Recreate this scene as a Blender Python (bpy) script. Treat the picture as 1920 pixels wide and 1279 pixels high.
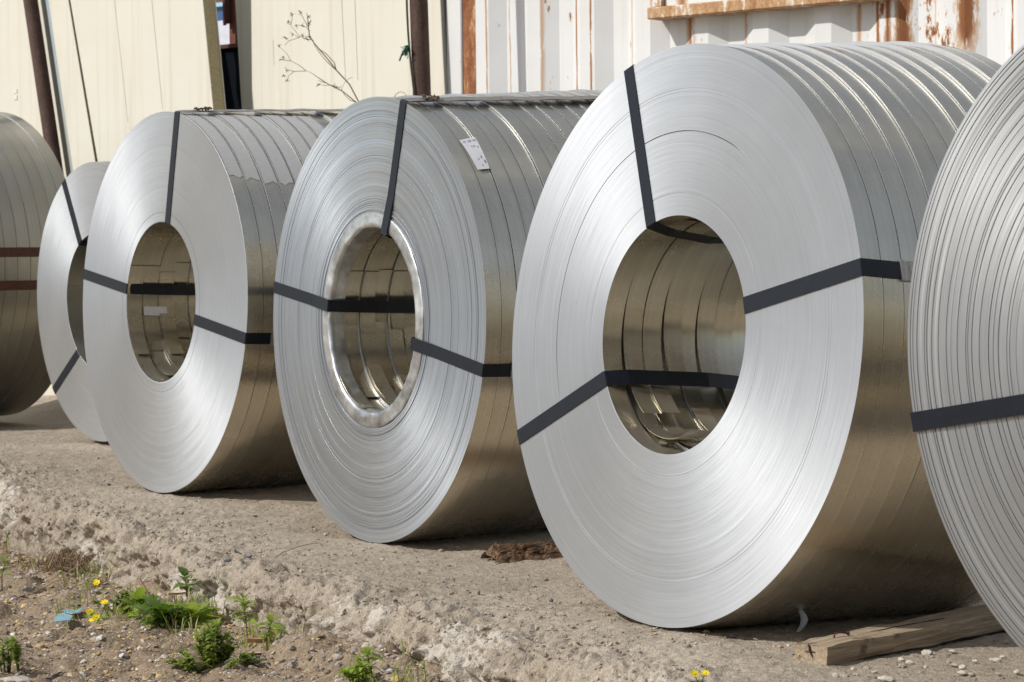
import bpy, bmesh, math, random
import numpy as np
from mathutils import Vector, Matrix
R_ = math.radians
scene = bpy.context.scene
C = scene.collection
for o in list(bpy.data.objects): bpy.data.objects.remove(o)
rnd = random.Random(7)

# ------------------------------------------------------------------ camera, sky, sun, exposure
F_PX, PITCH, ROLL, CAM_H = 4830.5, 0.03291, 0.01082, 0.7529
fwd = Vector((0, math.cos(PITCH), -math.sin(PITCH)))
rt0 = Vector((1, 0, 0)); dn0 = fwd.cross(rt0)
RIGHT = rt0 * math.cos(ROLL) + dn0 * math.sin(ROLL)
DOWN = -rt0 * math.sin(ROLL) + dn0 * math.cos(ROLL)
EYE = Vector((0, 0, CAM_H))
cam = bpy.data.cameras.new('camera'); camo = bpy.data.objects.new('camera', cam); C.objects.link(camo)
cam.sensor_width = 36; cam.lens = F_PX / 1920 * 36
cam.clip_start = .1; cam.clip_end = 1500
m3 = Matrix((RIGHT, -DOWN, -fwd)).transposed()
camo.matrix_world = Matrix.Translation(EYE) @ m3.to_4x4()
cam.dof.use_dof = True; cam.dof.focus_distance = 6.0; cam.dof.aperture_fstop = 14.0
scene.camera = camo

A0 = R_(33.0)
AX = Vector((math.cos(A0), math.sin(A0), 0)); UX = Vector((AX.y, -AX.x, 0)); ZX = Vector((0, 0, 1))
SUN = (UX * -.19 + ZX * .655 + AX * -.73).normalized()          # towards the sun
world = bpy.data.worlds.new('World'); scene.world = world; world.use_nodes = True
wn = world.node_tree.nodes; wl = world.node_tree.links
bg = wn['Background']; sky = wn.new('ShaderNodeTexSky'); sky.sky_type = 'NISHITA'; sky.sun_disc = False
sky.sun_elevation = math.asin(SUN.z); sky.sun_rotation = math.atan2(SUN.x, SUN.y)
sky.air_density = 1.0; sky.dust_density = 1.5; sky.ozone_density = 1.0
# thin bright haze and high cloud veil over the whole sky
tcw = wn.new('ShaderNodeTexCoord'); cn = wn.new('ShaderNodeTexNoise'); cn.inputs['Scale'].default_value = 2.2; cn.inputs['Detail'].default_value = 5
wl.new(tcw.outputs['Generated'], cn.inputs['Vector'])
mr = wn.new('ShaderNodeMapRange'); mr.inputs[1].default_value = .3; mr.inputs[2].default_value = .7; mr.inputs[3].default_value = 1.5; mr.inputs[4].default_value = 2.8
wl.new(cn.outputs[0], mr.inputs[0])
veil = wn.new('ShaderNodeMix'); veil.data_type = 'RGBA'; veil.blend_type = 'MULTIPLY'; veil.inputs[0].default_value = 1; veil.inputs[6].default_value = (1, .975, .92, 1)
wl.new(mr.outputs[0], veil.inputs[7])
addn = wn.new('ShaderNodeMix'); addn.data_type = 'RGBA'; addn.blend_type = 'ADD'; addn.inputs[0].default_value = 1
wl.new(sky.outputs[0], addn.inputs[6]); wl.new(veil.outputs[2], addn.inputs[7])
wl.new(addn.outputs[2], bg.inputs[0]); bg.inputs[1].default_value = 0.085
sl = bpy.data.lights.new('sun', 'SUN'); slo = bpy.data.objects.new('sun', sl); C.objects.link(slo)
sl.energy = 3.65; sl.angle = R_(.5); sl.color = (1, .963, .90)
slo.rotation_euler = SUN.to_track_quat('Z', 'Y').to_euler()
slo.location = SUN * 30
scene.view_settings.view_transform = 'Standard'; scene.view_settings.look = 'None'
scene.view_settings.gamma = 1; scene.view_settings.exposure = 0.0
scene.view_settings.use_curve_mapping = False

# ------------------------------------------------------------------ layout helpers
ORG = Vector((-.3849, 7.0803, 0))
def ray(px, py): return (fwd + RIGHT * ((px - 960) / F_PX) + DOWN * ((py - 639.5) / F_PX))
def on_z(px, py, z): d = ray(px, py); return EYE + d * ((z - EYE.z) / d.z)
def on_plane(px, py, p, n): d = ray(px, py); return EYE + d * ((p - EYE).dot(n) / d.dot(n))
def st(s, t, z=0.): return ORG + UX * s + AX * t + ZX * z
def to_st(p): q = p - ORG; return q.dot(UX), q.dot(AX)
WP0 = Vector((.92, 9.5, 0)); WD = Vector((.743, -.669, 0)).normalized(); WN = Vector((-.669, -.743, 0)).normalized()
def wall(px, py, off=0.):
    p = on_plane(px, py, WP0 + WN * off, WN); q = p - WP0
    return q.dot(WD), p.z
def wpt(x, z, off=0.): return WP0 + WD * x + WN * off + ZX * z

# ground profile under the coils:  s, t of the front contact, height there, slope towards the back
GK = [(-9, .4, .05, .0), (-5.2, .1, .05, .0), (-2.81, .42, .060, .02), (-1.32, -.015, .012, .03), (0, 0, -.031, .034), (1.764, -.285, -.034, -.005), (3.33, -.47, -.028, .03), (5.5, -.5, -.03, .02)]
def G(s, t):
    s = np.asarray(s, float); t = np.asarray(t, float)
    num = 0; den = 1e-9
    for k, t0, z0, sl_ in GK:
        w = np.exp(-np.minimum(((s - k) / .55) ** 2, 60)) + 1e-12
        num = num + w * (z0 + sl_ * np.clip(t - t0, 0, .9)); den = den + w
    k = np.clip((t - .8) / .9, 0, 1) * np.clip((-s - .5) / 2., 0, 1)
    return num / den + .135 * k * k * (3 - 2 * k)
def te(s):
    s = np.asarray(s, float)
    return -.535 - .105 * np.clip(s, -4, 4)
DIRT_Z = -.180

# ------------------------------------------------------------------ numpy noise
def _h(ix, iy, iz, seed):
    n = (ix * 374761393 + iy * 668265263 + iz * 2147483647 + seed * 974711) & 0xFFFFFFFF
    n = ((n ^ (n >> 13)) * 1274126177) & 0xFFFFFFFF
    n = n ^ (n >> 16)
    return (n & 0xFFFF) / 65535.0
def vnoise(x, y, z=0., seed=0):
    x = np.asarray(x, float); y = np.asarray(y, float); z = np.asarray(z, float) + 0 * x
    ix = np.floor(x).astype(np.int64); iy = np.floor(y).astype(np.int64); iz = np.floor(z).astype(np.int64)
    fx = x - ix; fy = y - iy; fz = z - iz
    fx = fx * fx * (3 - 2 * fx); fy = fy * fy * (3 - 2 * fy); fz = fz * fz * (3 - 2 * fz)
    r = 0
    for a in (0, 1):
        for b in (0, 1):
            for c in (0, 1):
                r = r + _h(ix + a, iy + b, iz + c, seed) * (fx if a else 1 - fx) * (fy if b else 1 - fy) * (fz if c else 1 - fz)
    return r * 2 - 1
def fbm(x, y, z=0., oct=4, seed=0, gain=.5):
    r = 0; a = 1; f = 1
    for i in range(oct):
        r = r + a * vnoise(np.asarray(x) * f, np.asarray(y) * f, np.asarray(z) * f, seed + i * 17); a *= gain; f *= 2.03
    return r

# ------------------------------------------------------------------ object helpers
def link(name, me, mats, parent=None, loc=None, smooth=True, ang=None):
    o = bpy.data.objects.new(name, me); C.objects.link(o)
    if me.materials.__len__() == 0:
        for m in (mats if isinstance(mats, (list, tuple)) else [mats]): me.materials.append(m)
    if smooth is not None:
        me.polygons.foreach_set('use_smooth', [bool(smooth)] * len(me.polygons))
    if ang: me.set_sharp_from_angle(angle=R_(ang))
    if parent: o.parent = parent
    if loc is not None: o.location = loc
    return o
def mesh(name, V, F, mi=None):
    me = bpy.data.meshes.new(name); me.from_pydata([tuple(v) for v in V], [], F); me.update()
    if mi is not None: me.polygons.foreach_set('material_index', mi)
    return me
def tag(o, label=None, cat=None, group=None, kind=None):
    if label: o['label'] = label
    if cat: o['category'] = cat
    if group: o['group'] = group
    if kind: o['kind'] = kind
    return o
def empty(name, loc=(0, 0, 0), mat=None):
    o = bpy.data.objects.new(name, None); C.objects.link(o); o.empty_display_size = .1
    if mat is not None: o.matrix_world = mat
    else: o.location = loc
    return o
class MB:
    def __init__(s): s.V = []; s.F = []; s.M = []
    def add(s, V, F, m=0):
        b = len(s.V); s.V += [tuple(v) for v in V]; s.F += [[i + b for i in f] for f in F]; s.M += [m] * len(F)
    def tube(s, pts, rad, n=6, m=0, cap=True):
        pts = [Vector(p) for p in pts]; V = []; F = []
        up = Vector((.3, .2, 1)).normalized()
        for i, p in enumerate(pts):
            t = (pts[min(i + 1, len(pts) - 1)] - pts[max(i - 1, 0)]).normalized()
            a = t.cross(up)
            if a.length < 1e-3: a = t.cross(Vector((1, 0, 0)))
            a.normalize(); b = t.cross(a)
            r = rad[i] if isinstance(rad, (list, tuple)) else rad
            for k in range(n):
                th = 2 * math.pi * k / n; V.append(p + a * (r * math.cos(th)) + b * (r * math.sin(th)))
        for i in range(len(pts) - 1):
            for k in range(n):
                F.append([i * n + k, i * n + (k + 1) % n, (i + 1) * n + (k + 1) % n, (i + 1) * n + k])
        if cap: F.append(list(range(n))[::-1]); F.append([(len(pts) - 1) * n + k for k in range(n)])
        s.add(V, F, m)
    def box(s, x0, x1, y0, y1, z0, z1, m=0):
        V = [(x, y, z) for x in (x0, x1) for y in (y0, y1) for z in (z0, z1)]
        s.add(V, [[0, 1, 3, 2], [4, 6, 7, 5], [0, 4, 5, 1], [2, 3, 7, 6], [0, 2, 6, 4], [1, 5, 7, 3]], m)
    def build(s, name, mats, parent=None, loc=None, smooth=False, ang=None):
        return link(name, mesh(name, s.V, s.F, s.M), mats, parent, loc, smooth, ang)
def bevel(o, w, n=1):
    b = bmesh.new(); b.from_mesh(o.data); bmesh.ops.bevel(b, geom=b.edges[:], offset=w, segments=n, affect='EDGES', profile=.5); b.to_mesh(o.data); b.free()
    return o

# ------------------------------------------------------------------ material helpers
def newmat(name):
    m = bpy.data.materials.new(name); m.use_nodes = True
    return m, m.node_tree.nodes, m.node_tree.links, m.node_tree.nodes['Principled BSDF']
class NT:
    def __init__(s, m): s.n = m.node_tree.nodes; s.l = m.node_tree.links
    def node(s, t, **k):
        x = s.n.new(t)
        for a, b in k.items(): setattr(x, a, b)
        return x
    def val(s, sock, v):
        if hasattr(v, 'links') or isinstance(v, bpy.types.NodeSocket): s.l.new(v, sock)
        elif isinstance(v, (tuple, list)) and len(v) == 3 and sock.type == 'RGBA': sock.default_value = (*v, 1)
        else: sock.default_value = v
    def math(s, op, a, b=0., c=0., clamp=False):
        x = s.node('ShaderNodeMath', operation=op, use_clamp=clamp)
        s.val(x.inputs[0], a); s.val(x.inputs[1], b); s.val(x.inputs[2], c); return x.outputs[0]
    def mix(s, f, a, b, mode='MIX'):
        x = s.node('ShaderNodeMix', data_type='RGBA', blend_type=mode)
        s.val(x.inputs[0], f); s.val(x.inputs[6], a); s.val(x.inputs[7], b); return x.outputs[2]
    def noise(s, vec=None, scale=5., detail=3., rough=.5, dist=0., dim='3D', w=None):
        x = s.node('ShaderNodeTexNoise', noise_dimensions=dim)
        x.inputs['Scale'].default_value = scale; x.inputs['Detail'].default_value = detail
        x.inputs['Roughness'].default_value = rough; x.inputs['Distortion'].default_value = dist
        if vec is not None and dim != '1D': s.l.new(vec, x.inputs['Vector'])
        if w is not None: s.l.new(w, x.inputs['W'])
        return x.outputs[0]
    def ramp(s, f, *stops):
        x = s.node('ShaderNodeMapRange'); x.clamp = True; x.interpolation_type = 'SMOOTHSTEP'
        a, b, c, d = stops
        s.val(x.inputs[0], f); x.inputs[1].default_value = a; x.inputs[2].default_value = b; x.inputs[3].default_value = c; x.inputs[4].default_value = d
        return x.outputs[0]
    def lin(s, f, a, b, c, d):
        x = s.node('ShaderNodeMapRange'); x.clamp = True
        s.val(x.inputs[0], f); x.inputs[1].default_value = a; x.inputs[2].default_value = b; x.inputs[3].default_value = c; x.inputs[4].default_value = d
        return x.outputs[0]
    def obj(s): return s.node('ShaderNodeTexCoord').outputs['Object']
    def scale(s, vec, sc):
        x = s.node('ShaderNodeMapping'); s.l.new(vec, x.inputs[0]); x.inputs['Scale'].default_value = sc; return x.outputs[0]
    def bump(s, h, strength, dist, nrm=None):
        x = s.node('ShaderNodeBump'); s.l.new(h, x.inputs['Height']); x.inputs['Strength'].default_value = strength; x.inputs['Distance'].default_value = dist
        if nrm is not None: s.l.new(nrm, x.inputs['Normal'])
        return x.outputs[0]
    def sep(s, v):
        x = s.node('ShaderNodeSeparateXYZ'); s.l.new(v, x.inputs[0]); return x.outputs

def face_mat(name, base, rough, aniso, lines=.10, seed=0., bumpd=.0006, metal=.8):
    m, n, l, p = newmat(name); T = NT(m)
    ob = T.obj(); x, y, z = T.sep(ob)
    r = T.math('SQRT', T.math('ADD', T.math('MULTIPLY', y, y), T.math('MULTIPLY', z, z)))
    wob = T.noise(ob, 3., 2.); r2 = T.math('ADD', T.math('ADD', r, seed), T.math('MULTIPLY', wob, .0007))
    n1 = T.noise(None, 420., 2., .6, dim='1D', w=r2); n2 = T.noise(None, 130., 3., .6, dim='1D', w=r2)
    nn = T.math('ADD', T.math('MULTIPLY', n1, .55), T.math('MULTIPLY', n2, .45))
    # hairline breaks along the windings
    ang = T.math('ARCTAN2', z, y)
    cmb = T.node('ShaderNodeCombineXYZ'); l.new(T.math('MULTIPLY', r, 620.), cmb.inputs[0]); l.new(T.math('MULTIPLY', ang, 2.6), cmb.inputs[1])
    hair = T.noise(cmb.outputs[0], 1., 2., .6)
    k = T.lin(nn, .3, .7, 1 - lines * 1.5, 1 + lines * .6)
    k2 = T.lin(hair, .35, .65, 1 - lines * .5, 1 + lines * .35)
    big = T.lin(T.noise(ob, 5., 3.), .3, .7, .95, 1.04)
    kk = T.math('MULTIPLY', T.math('MULTIPLY', k, k2), big)
    sm = T.ramp(T.noise(T.scale(ob, (1, 9, 22)), 1., 5., .7), .66, .76, 0, .22)
    col = T.mix(sm, T.mix(1., (*base,), kk, 'MULTIPLY'), (.30, .29, .27)); l.new(col, p.inputs['Base Color'])
    p.inputs['Metallic'].default_value = metal
    l.new(T.lin(hair, .3, .7, rough - .05, rough + .08), p.inputs['Roughness'])
    p.inputs['Anisotropic'].default_value = aniso
    tg = T.node('ShaderNodeTangent', direction_type='RADIAL', axis='X'); l.new(tg.outputs[0], p.inputs['Tangent'])
    hsum = T.math('ADD', nn, T.math('MULTIPLY', hair, .5))
    l.new(T.bump(hsum, .5, bumpd), p.inputs['Normal'])
    return m
def body_mat(name, base, rough=.26):
    m, n, l, p = newmat(name); T = NT(m); ob = T.obj()
    v = T.scale(ob, (90, 1.3, 1.3)); st_ = T.noise(v, 1., 3., .6)
    sp = T.noise(ob, 9., 4., .6); fine = T.noise(ob, 160., 2.)
    k = T.math('MULTIPLY', T.math('MULTIPLY', T.lin(st_, .3, .7, .9, 1.05), T.lin(sp, .3, .7, .95, 1.03)), T.lin(fine, .3, .7, .985, 1.01))
    info = T.node('ShaderNodeObjectInfo'); k = T.math('MULTIPLY', k, T.lin(info.outputs['Random'], 0, 1, .95, 1.03))
    col = T.mix(1., base, k, 'MULTIPLY')
    dirt = T.ramp(T.noise(ob, 4., 3., .5), .5, .8, 0., .3)
    l.new(T.mix(dirt, col, (.36, .31, .23)), p.inputs['Base Color'])
    p.inputs['Metallic'].default_value = .92
    l.new(T.math('ADD', T.lin(sp, .3, .7, rough - .03, rough + .05), T.math('MULTIPLY', dirt, .3)), p.inputs['Roughness'])
    p.inputs['Anisotropic'].default_value = .75; p.inputs['Anisotropic Rotation'].default_value = .25
    tg = T.node('ShaderNodeTangent', direction_type='RADIAL', axis='X'); l.new(tg.outputs[0], p.inputs['Tangent'])
    l.new(T.bump(st_, .2, .0005), p.inputs['Normal'])
    return m
def plain(name, col, rough=.5, metal=0., noise_amt=.12, nscale=20., bumpd=0., spec=.5):
    m, n, l, p = newmat(name); T = NT(m); ob = T.obj()
    nz = T.noise(ob, nscale, 4., .6)
    l.new(T.mix(1., col, T.lin(nz, .3, .7, 1 - noise_amt, 1 + noise_amt * .6), 'MULTIPLY'), p.inputs['Base Color'])
    p.inputs['Roughness'].default_value = rough; p.inputs['Metallic'].default_value = metal
    p.inputs['Specular IOR Level'].default_value = spec
    if bumpd: l.new(T.bump(nz, .6, bumpd), p.inputs['Normal'])
    return m
def attr_mat(name, rough=.85, nscale=60., amt=.2, bumpd=.001, trans=0.):
    m, n, l, p = newmat(name); T = NT(m)
    a = T.node('ShaderNodeAttribute', attribute_name='tint')
    nz = T.noise(T.obj(), nscale, 4., .6)
    c = T.mix(1., a.outputs['Color'], T.lin(nz, .3, .7, 1 - amt, 1 + amt), 'MULTIPLY')
    l.new(c, p.inputs['Base Color']); p.inputs['Roughness'].default_value = rough
    p.inputs['Specular IOR Level'].default_value = .3
    if bumpd: l.new(T.bump(nz, .6, bumpd), p.inputs['Normal'])
    if trans:
        tr = T.node('ShaderNodeBsdfTranslucent'); l.new(c, tr.inputs[0]); ms = T.node('ShaderNodeMixShader'); ms.inputs[0].default_value = trans
        l.new(p.outputs[0], ms.inputs[1]); l.new(tr.outputs[0], ms.inputs[2]); l.new(ms.outputs[0], n['Material Output'].inputs[0])
    return m
def leaf_mat(name, col, trans=.35):
    m, n, l, p = newmat(name); T = NT(m); ob = T.obj()
    nz = T.noise(ob, 35., 3.); info = T.node('ShaderNodeObjectInfo')
    k = T.math('MULTIPLY', T.lin(nz, .3, .7, .7, 1.25), T.lin(info.outputs['Random'], 0, 1, .75, 1.2))
    c = T.mix(1., col, k, 'MULTIPLY'); l.new(c, p.inputs['Base Color']); p.inputs['Roughness'].default_value = .5; p.inputs['Specular IOR Level'].default_value = .35
    tr = T.node('ShaderNodeBsdfTranslucent'); l.new(T.mix(1., c, (1.3, 1.5, .6), 'MULTIPLY'), tr.inputs[0]); ms = T.node('ShaderNodeMixShader'); ms.inputs[0].default_value = trans
    l.new(p.outputs[0], ms.inputs[1]); l.new(tr.outputs[0], ms.inputs[2]); l.new(ms.outputs[0], n['Material Output'].inputs[0])
    l.new(T.bump(nz, .4, .001), p.inputs['Normal'])
    return m

M = {}
M['faceA'] = face_mat('strip_edge_matt', (.56, .58, .605), .51, .60, .07, .1, .00007)
M['faceB'] = face_mat('strip_edge_bright', (.52, .555, .60), .36, .75, .16, .7, .00012)
M['faceC'] = face_mat('strip_edge_silver', (.585, .605, .63), .47, .66, .075, 1.3, .00008)
M['faceE'] = face_mat('strip_edge_ridged', (.50, .515, .53), .40, .7, .10, 2.1, .0001)
M['body'] = body_mat('galvanised_strip', (.68, .63, .515), .26)
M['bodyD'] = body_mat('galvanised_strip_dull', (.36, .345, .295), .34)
M['strap'] = plain('strap_blue_black', (.006, .009, .017), .40, 0., .3, 60., .0003, .4)
M['strap_rust'] = plain('strap_rusty', (.085, .026, .014), .7, 0., .4, 90., .0005)
M['strap_grey'] = plain('strap_weathered', (.30, .27, .23), .45, .4, .25, 60.)
M['seal'] = plain('seal_metal', (.45, .42, .38), .45, .8, .25, 120.)
M['galv'] = plain('crumpled_zinc', (.60, .61, .61), .36, .8, .55, 13., .006)
M['paper'] = plain('paper', (.72, .71, .72), .6, 0., .06, 40.)
M['ink'] = plain('ink', (.03, .03, .05), .6)
M['inkblue'] = plain('ink_blue', (.10, .09, .35), .6)
M['tape'] = plain('tape', (.58, .57, .53), .5, .35, .06, 60.)

# ------------------------------------------------------------------ concrete and dirt
def grounds():
    # concrete
    m, n, l, p = newmat('old_concrete'); T = NT(m); ob = T.obj()
    big = T.noise(ob, 1.6, 5., .6); mid = T.noise(ob, 9., 5., .65); fin = T.noise(ob, 70., 4., .7); gr = T.noise(ob, 260., 2., .6)
    c = T.mix(T.lin(big, .35, .65, 0, 1), (.365, .305, .235), (.445, .38, .30))
    c = T.mix(T.ramp(mid, .5, .68, 0, .7), c, (.30, .25, .19))
    c = T.mix(1., c, T.lin(fin, .3, .7, .72, 1.2), 'MULTIPLY')
    c = T.mix(1., c, T.lin(gr, .3, .7, .75, 1.2), 'MULTIPLY')
    vo = T.node('ShaderNodeTexVoronoi'); l.new(ob, vo.inputs[0]); vo.inputs['Scale'].default_value = 55; vo.inputs['Randomness'].default_value = 1
    sel = T.math('MULTIPLY', T.ramp(vo.outputs['Distance'], .18, .30, 1, 0), T.ramp(T.sep(vo.outputs['Color'])[0], .72, .75, 0, 1))
    agg = T.mix(T.sep(vo.outputs['Color'])[1], (.22, .215, .21), (.42, .37, .31))
    c = T.mix(T.math('MULTIPLY', sel, .8), c, agg)
    at = T.node('ShaderNodeAttribute', attribute_name='lime')
    lime = T.math('MULTIPLY', T.ramp(T.math('ADD', at.outputs['Fac'], T.math('ADD', T.math('MULTIPLY', T.math('SUBTRACT', fin, .5), 1.3), T.math('MULTIPLY', T.math('SUBTRACT', mid, .5), 1.2))), .5, .75, 0, 1), .85)
    c = T.mix(lime, c, (.56, .51, .44))
    l.new(c, p.inputs['Base Color']); p.inputs['Roughness'].default_value = .92; p.inputs['Specular IOR Level'].default_value = .2
    hh = T.math('ADD', T.math('ADD', T.math('MULTIPLY', fin, .5), T.math('MULTIPLY', gr, .22)), T.math('MULTIPLY', sel, .25))
    l.new(T.bump(hh, 1., .016), p.inputs['Normal'])
    M['concrete'] = m
    ss = np.concatenate([-3.6 - np.geomspace(.02, 26, 26)[::-1], np.arange(-3.6, 3.3, .0055), 3.3 + np.geomspace(.02, 26, 26)])
    prof_t = []                                   # (dt behind the edge, drop) : wall foot, wall, rounded arris, top
    for k in range(36): prof_t.append((-.012 + .012 * k / 36, -.26 + .20 * k / 36))
    for k in range(22):
        a = math.pi / 2 * k / 22; prof_t.append((.05 * (1 - math.cos(a)), -.06 + .06 * math.sin(a)))
    tt = .05 + np.concatenate([np.arange(0, .35, .006), np.arange(.35, 1.1, .012), 1.1 + np.geomspace(.02, 9, 36)])
    for x in tt: prof_t.append((x, 0.))
    P = np.array(prof_t); S, K = np.meshgrid(ss, np.arange(len(P)), indexing='ij')
    dt = P[:, 0][K]; dz = P[:, 1][K]
    near = np.clip(1 - np.maximum(np.abs(S) - 3.6, 0) / 2, 0, 1)
    edge = te(S) + near * (.035 * fbm(S * 2.3, 3.1, 0, 3, 5) + .018 * fbm(S * 9, .7, 0, 3, 6))
    tcur = edge + dt
    side = np.clip(-dz / .06, 0, 1); rim = np.exp(-(dt / .16) ** 2)
    # surface noise in 3-D
    X, Y, Z3 = S, tcur, dz
    rough = (.0034 + .016 * np.maximum(side, rim * .85)) * near
    d1 = fbm(X * 11, Y * 11, Z3 * 14, 3, 21, .55); d2 = vnoise(X * 42, Y * 42, Z3 * 42, 33) + .75 * vnoise(X * 85, Y * 85, Z3 * 85, 34)
    pits = np.minimum(0, vnoise(X * 24, Y * 24, Z3 * 24, 91) + .35) * 1.6
    disp = rough * (d1 * .75 + d2 * .62 + pits * 1.3 * .5 * np.maximum(side, rim))
    worn = rim * .012 * (1 + fbm(X * 4, Y * 4, 0, 2, 77))
    und = .006 * fbm(X * 1.7, Y * 1.7, 0, 3, 44) * near * np.clip(1 - rim, 0, 1) * np.exp(-np.maximum(tcur + .35, 0) * 3)
    zt = G(S, tcur) + und + dz - worn * (1 - side * .5) + disp * (1 - side)
    smoothlow = np.clip((-dz - .10) / .05, 0, 1) * (vnoise(S * 1.9, 4.2, 0, 12) > -.1)
    tcur = tcur - disp * side * (1.6 - 1.3 * smoothlow) + .012 * smoothlow * 0
    # rubble lip at the right of the slab foot
    px = ORG.x + UX.x * S + AX.x * tcur; py = ORG.y + UX.y * S + AX.y * tcur
    V = np.stack([px, py, zt], -1).reshape(-1, 3)
    ns, nk = S.shape
    i = np.arange(ns - 1)[:, None] * nk + np.arange(nk - 1)[None]
    F = np.stack([i, i + nk, i + nk + 1, i + 1], -1).reshape(-1, 4)[:, ::-1]
    me = bpy.data.meshes.new('concrete_slab'); me.from_pydata(V.tolist(), [], F.tolist()); me.update()
    lime_ = (np.maximum(side * (1 - smoothlow * .8), rim * .55) * np.clip(.50 + .8 * fbm(X * 2.6, Z3 * 3, Y, 3, 61), 0, 1.2)).reshape(-1)
    for (sa, sb, w) in ((1.50, .045, .95), (1.12, .04, .8), (.35, .03, .5), (-.2, .04, .5)):
        lime_ = np.maximum(lime_, (np.exp(-((S - sa) / sb) ** 2) * np.clip(1.15 - np.maximum(dt, 0) * 6, 0, 1) * w).reshape(-1))
    a = me.attributes.new('lime', 'FLOAT', 'POINT'); a.data.foreach_set('value', lime_.astype(np.float32))
    global SLABV; SLABV = (V.reshape(ns, nk, 3), S, dt, dz)
    o = link('concrete_slab', me, m); tag(o, kind='structure')
    # dirt
    m, n, l, p = newmat('dirt'); T = NT(m); ob = T.obj()
    big = T.noise(ob, 2.5, 5., .6); mid = T.noise(ob, 18., 5., .65); fin = T.noise(ob, 110., 4., .7)
    c = T.mix(T.lin(big, .35, .65, 0, 1), (.25, .185, .125), (.37, .285, .20))
    c = T.mix(T.ramp(mid, .52, .66, 0, .6), c, (.44, .35, .24))
    c = T.mix(1., c, T.lin(fin, .3, .7, .6, 1.25), 'MULTIPLY')
    l.new(c, p.inputs['Base Color']); p.inputs['Roughness'].default_value = .95; p.inputs['Specular IOR Level'].default_value = .15
    l.new(T.bump(T.math('ADD', T.math('MULTIPLY', fin, .5), T.math('MULTIPLY', mid, .6)), 1., .018), p.inputs['Normal'])
    M['dirt'] = m
    ss = np.concatenate([-3.2 - np.geomspace(.02, 250, 34)[::-1], np.arange(-3.2, 2.6, .012), 2.6 + np.geomspace(.02, 250, 34)])
    tt = np.concatenate([-2.2 - np.geomspace(.02, 250, 34)[::-1], np.arange(-2.2, .1, .010), .1 + np.geomspace(.02, 250, 34)])
    S, Tt = np.meshgrid(ss, tt, indexing='ij')
    z = dirt_z(S, Tt)
    px = ORG.x + UX.x * S + AX.x * Tt; py = ORG.y + UX.y * S + AX.y * Tt
    V = np.stack([px, py, z], -1).reshape(-1, 3); ns, nk = S.shape
    i = np.arange(ns - 1)[:, None] * nk + np.arange(nk - 1)[None]
    F = np.stack([i, i + nk, i + nk + 1, i + 1], -1).reshape(-1, 4)[:, ::-1]
    me = bpy.data.meshes.new('dirt_ground'); me.from_pydata(V.tolist(), [], F.tolist()); me.update()
    o = link('dirt_ground', me, m); tag(o, kind='structure')
def dirt_z(S, Tt):
    S = np.asarray(S, float); Tt = np.asarray(Tt, float)
    e = te(S); d = e - Tt                         # distance out from the slab
    near = np.clip(1 - np.maximum(np.abs(S) - 3.2, 0) / 2, 0, 1) * np.clip((1.8 + Tt + .6) / .6, 0, 1)
    z = DIRT_Z + .012 * np.exp(-np.maximum(d, 0) / .07) - .03 * np.clip(d / .8, 0, 1)
    z = z + near * (.018 * fbm(S * 3.1, Tt * 3.1, 0, 3, 101) + .016 * fbm(S * 13, Tt * 13, 0, 3, 103, .6) + .006 * vnoise(S * 50, Tt * 50, 0, 105))
    rub = np.exp(-((S - 1.15) / .45) ** 2) * np.exp(-((d - .08) / .13) ** 2)      # broken rubble at the slab foot
    z = z + rub * (.05 + .02 * fbm(S * 14, Tt * 14, 0, 3, 107))
    z = np.where(Tt > e + .25, -.28, z)
    return z
_gs = np.arange(-3.4, 2.6, .02); _gt = np.arange(-2.4, .2, .02)
_GZ = dirt_z(*np.meshgrid(_gs, _gt, indexing='ij'))
def dz1q(s, t):
    i = min(max((s + 3.4) / .02, 0), len(_gs) - 2); j = min(max((t + 2.4) / .02, 0), len(_gt) - 2); a = int(i); b = int(j); i -= a; j -= b
    return float((_GZ[a, b] * (1 - i) + _GZ[a + 1, b] * i) * (1 - j) + (_GZ[a, b + 1] * (1 - i) + _GZ[a + 1, b + 1] * i) * j)
def dz1(s, t): return float(dirt_z(np.array([s]), np.array([t]))[0])
def gz1(s, t): return float(G(np.array([s]), np.array([t]))[0])
def dirt_at(px, py):
    p = on_z(px, py, DIRT_Z - .02)
    for _ in range(4):
        s, t = to_st(p); p = on_z(px, py, dz1(s, t))
    return p
def slab_at(px, py):
    p = on_z(px, py, 0)
    for _ in range(4):
        s, t = to_st(p); p = on_z(px, py, gz1(s, t))
    return p
grounds()

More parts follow.
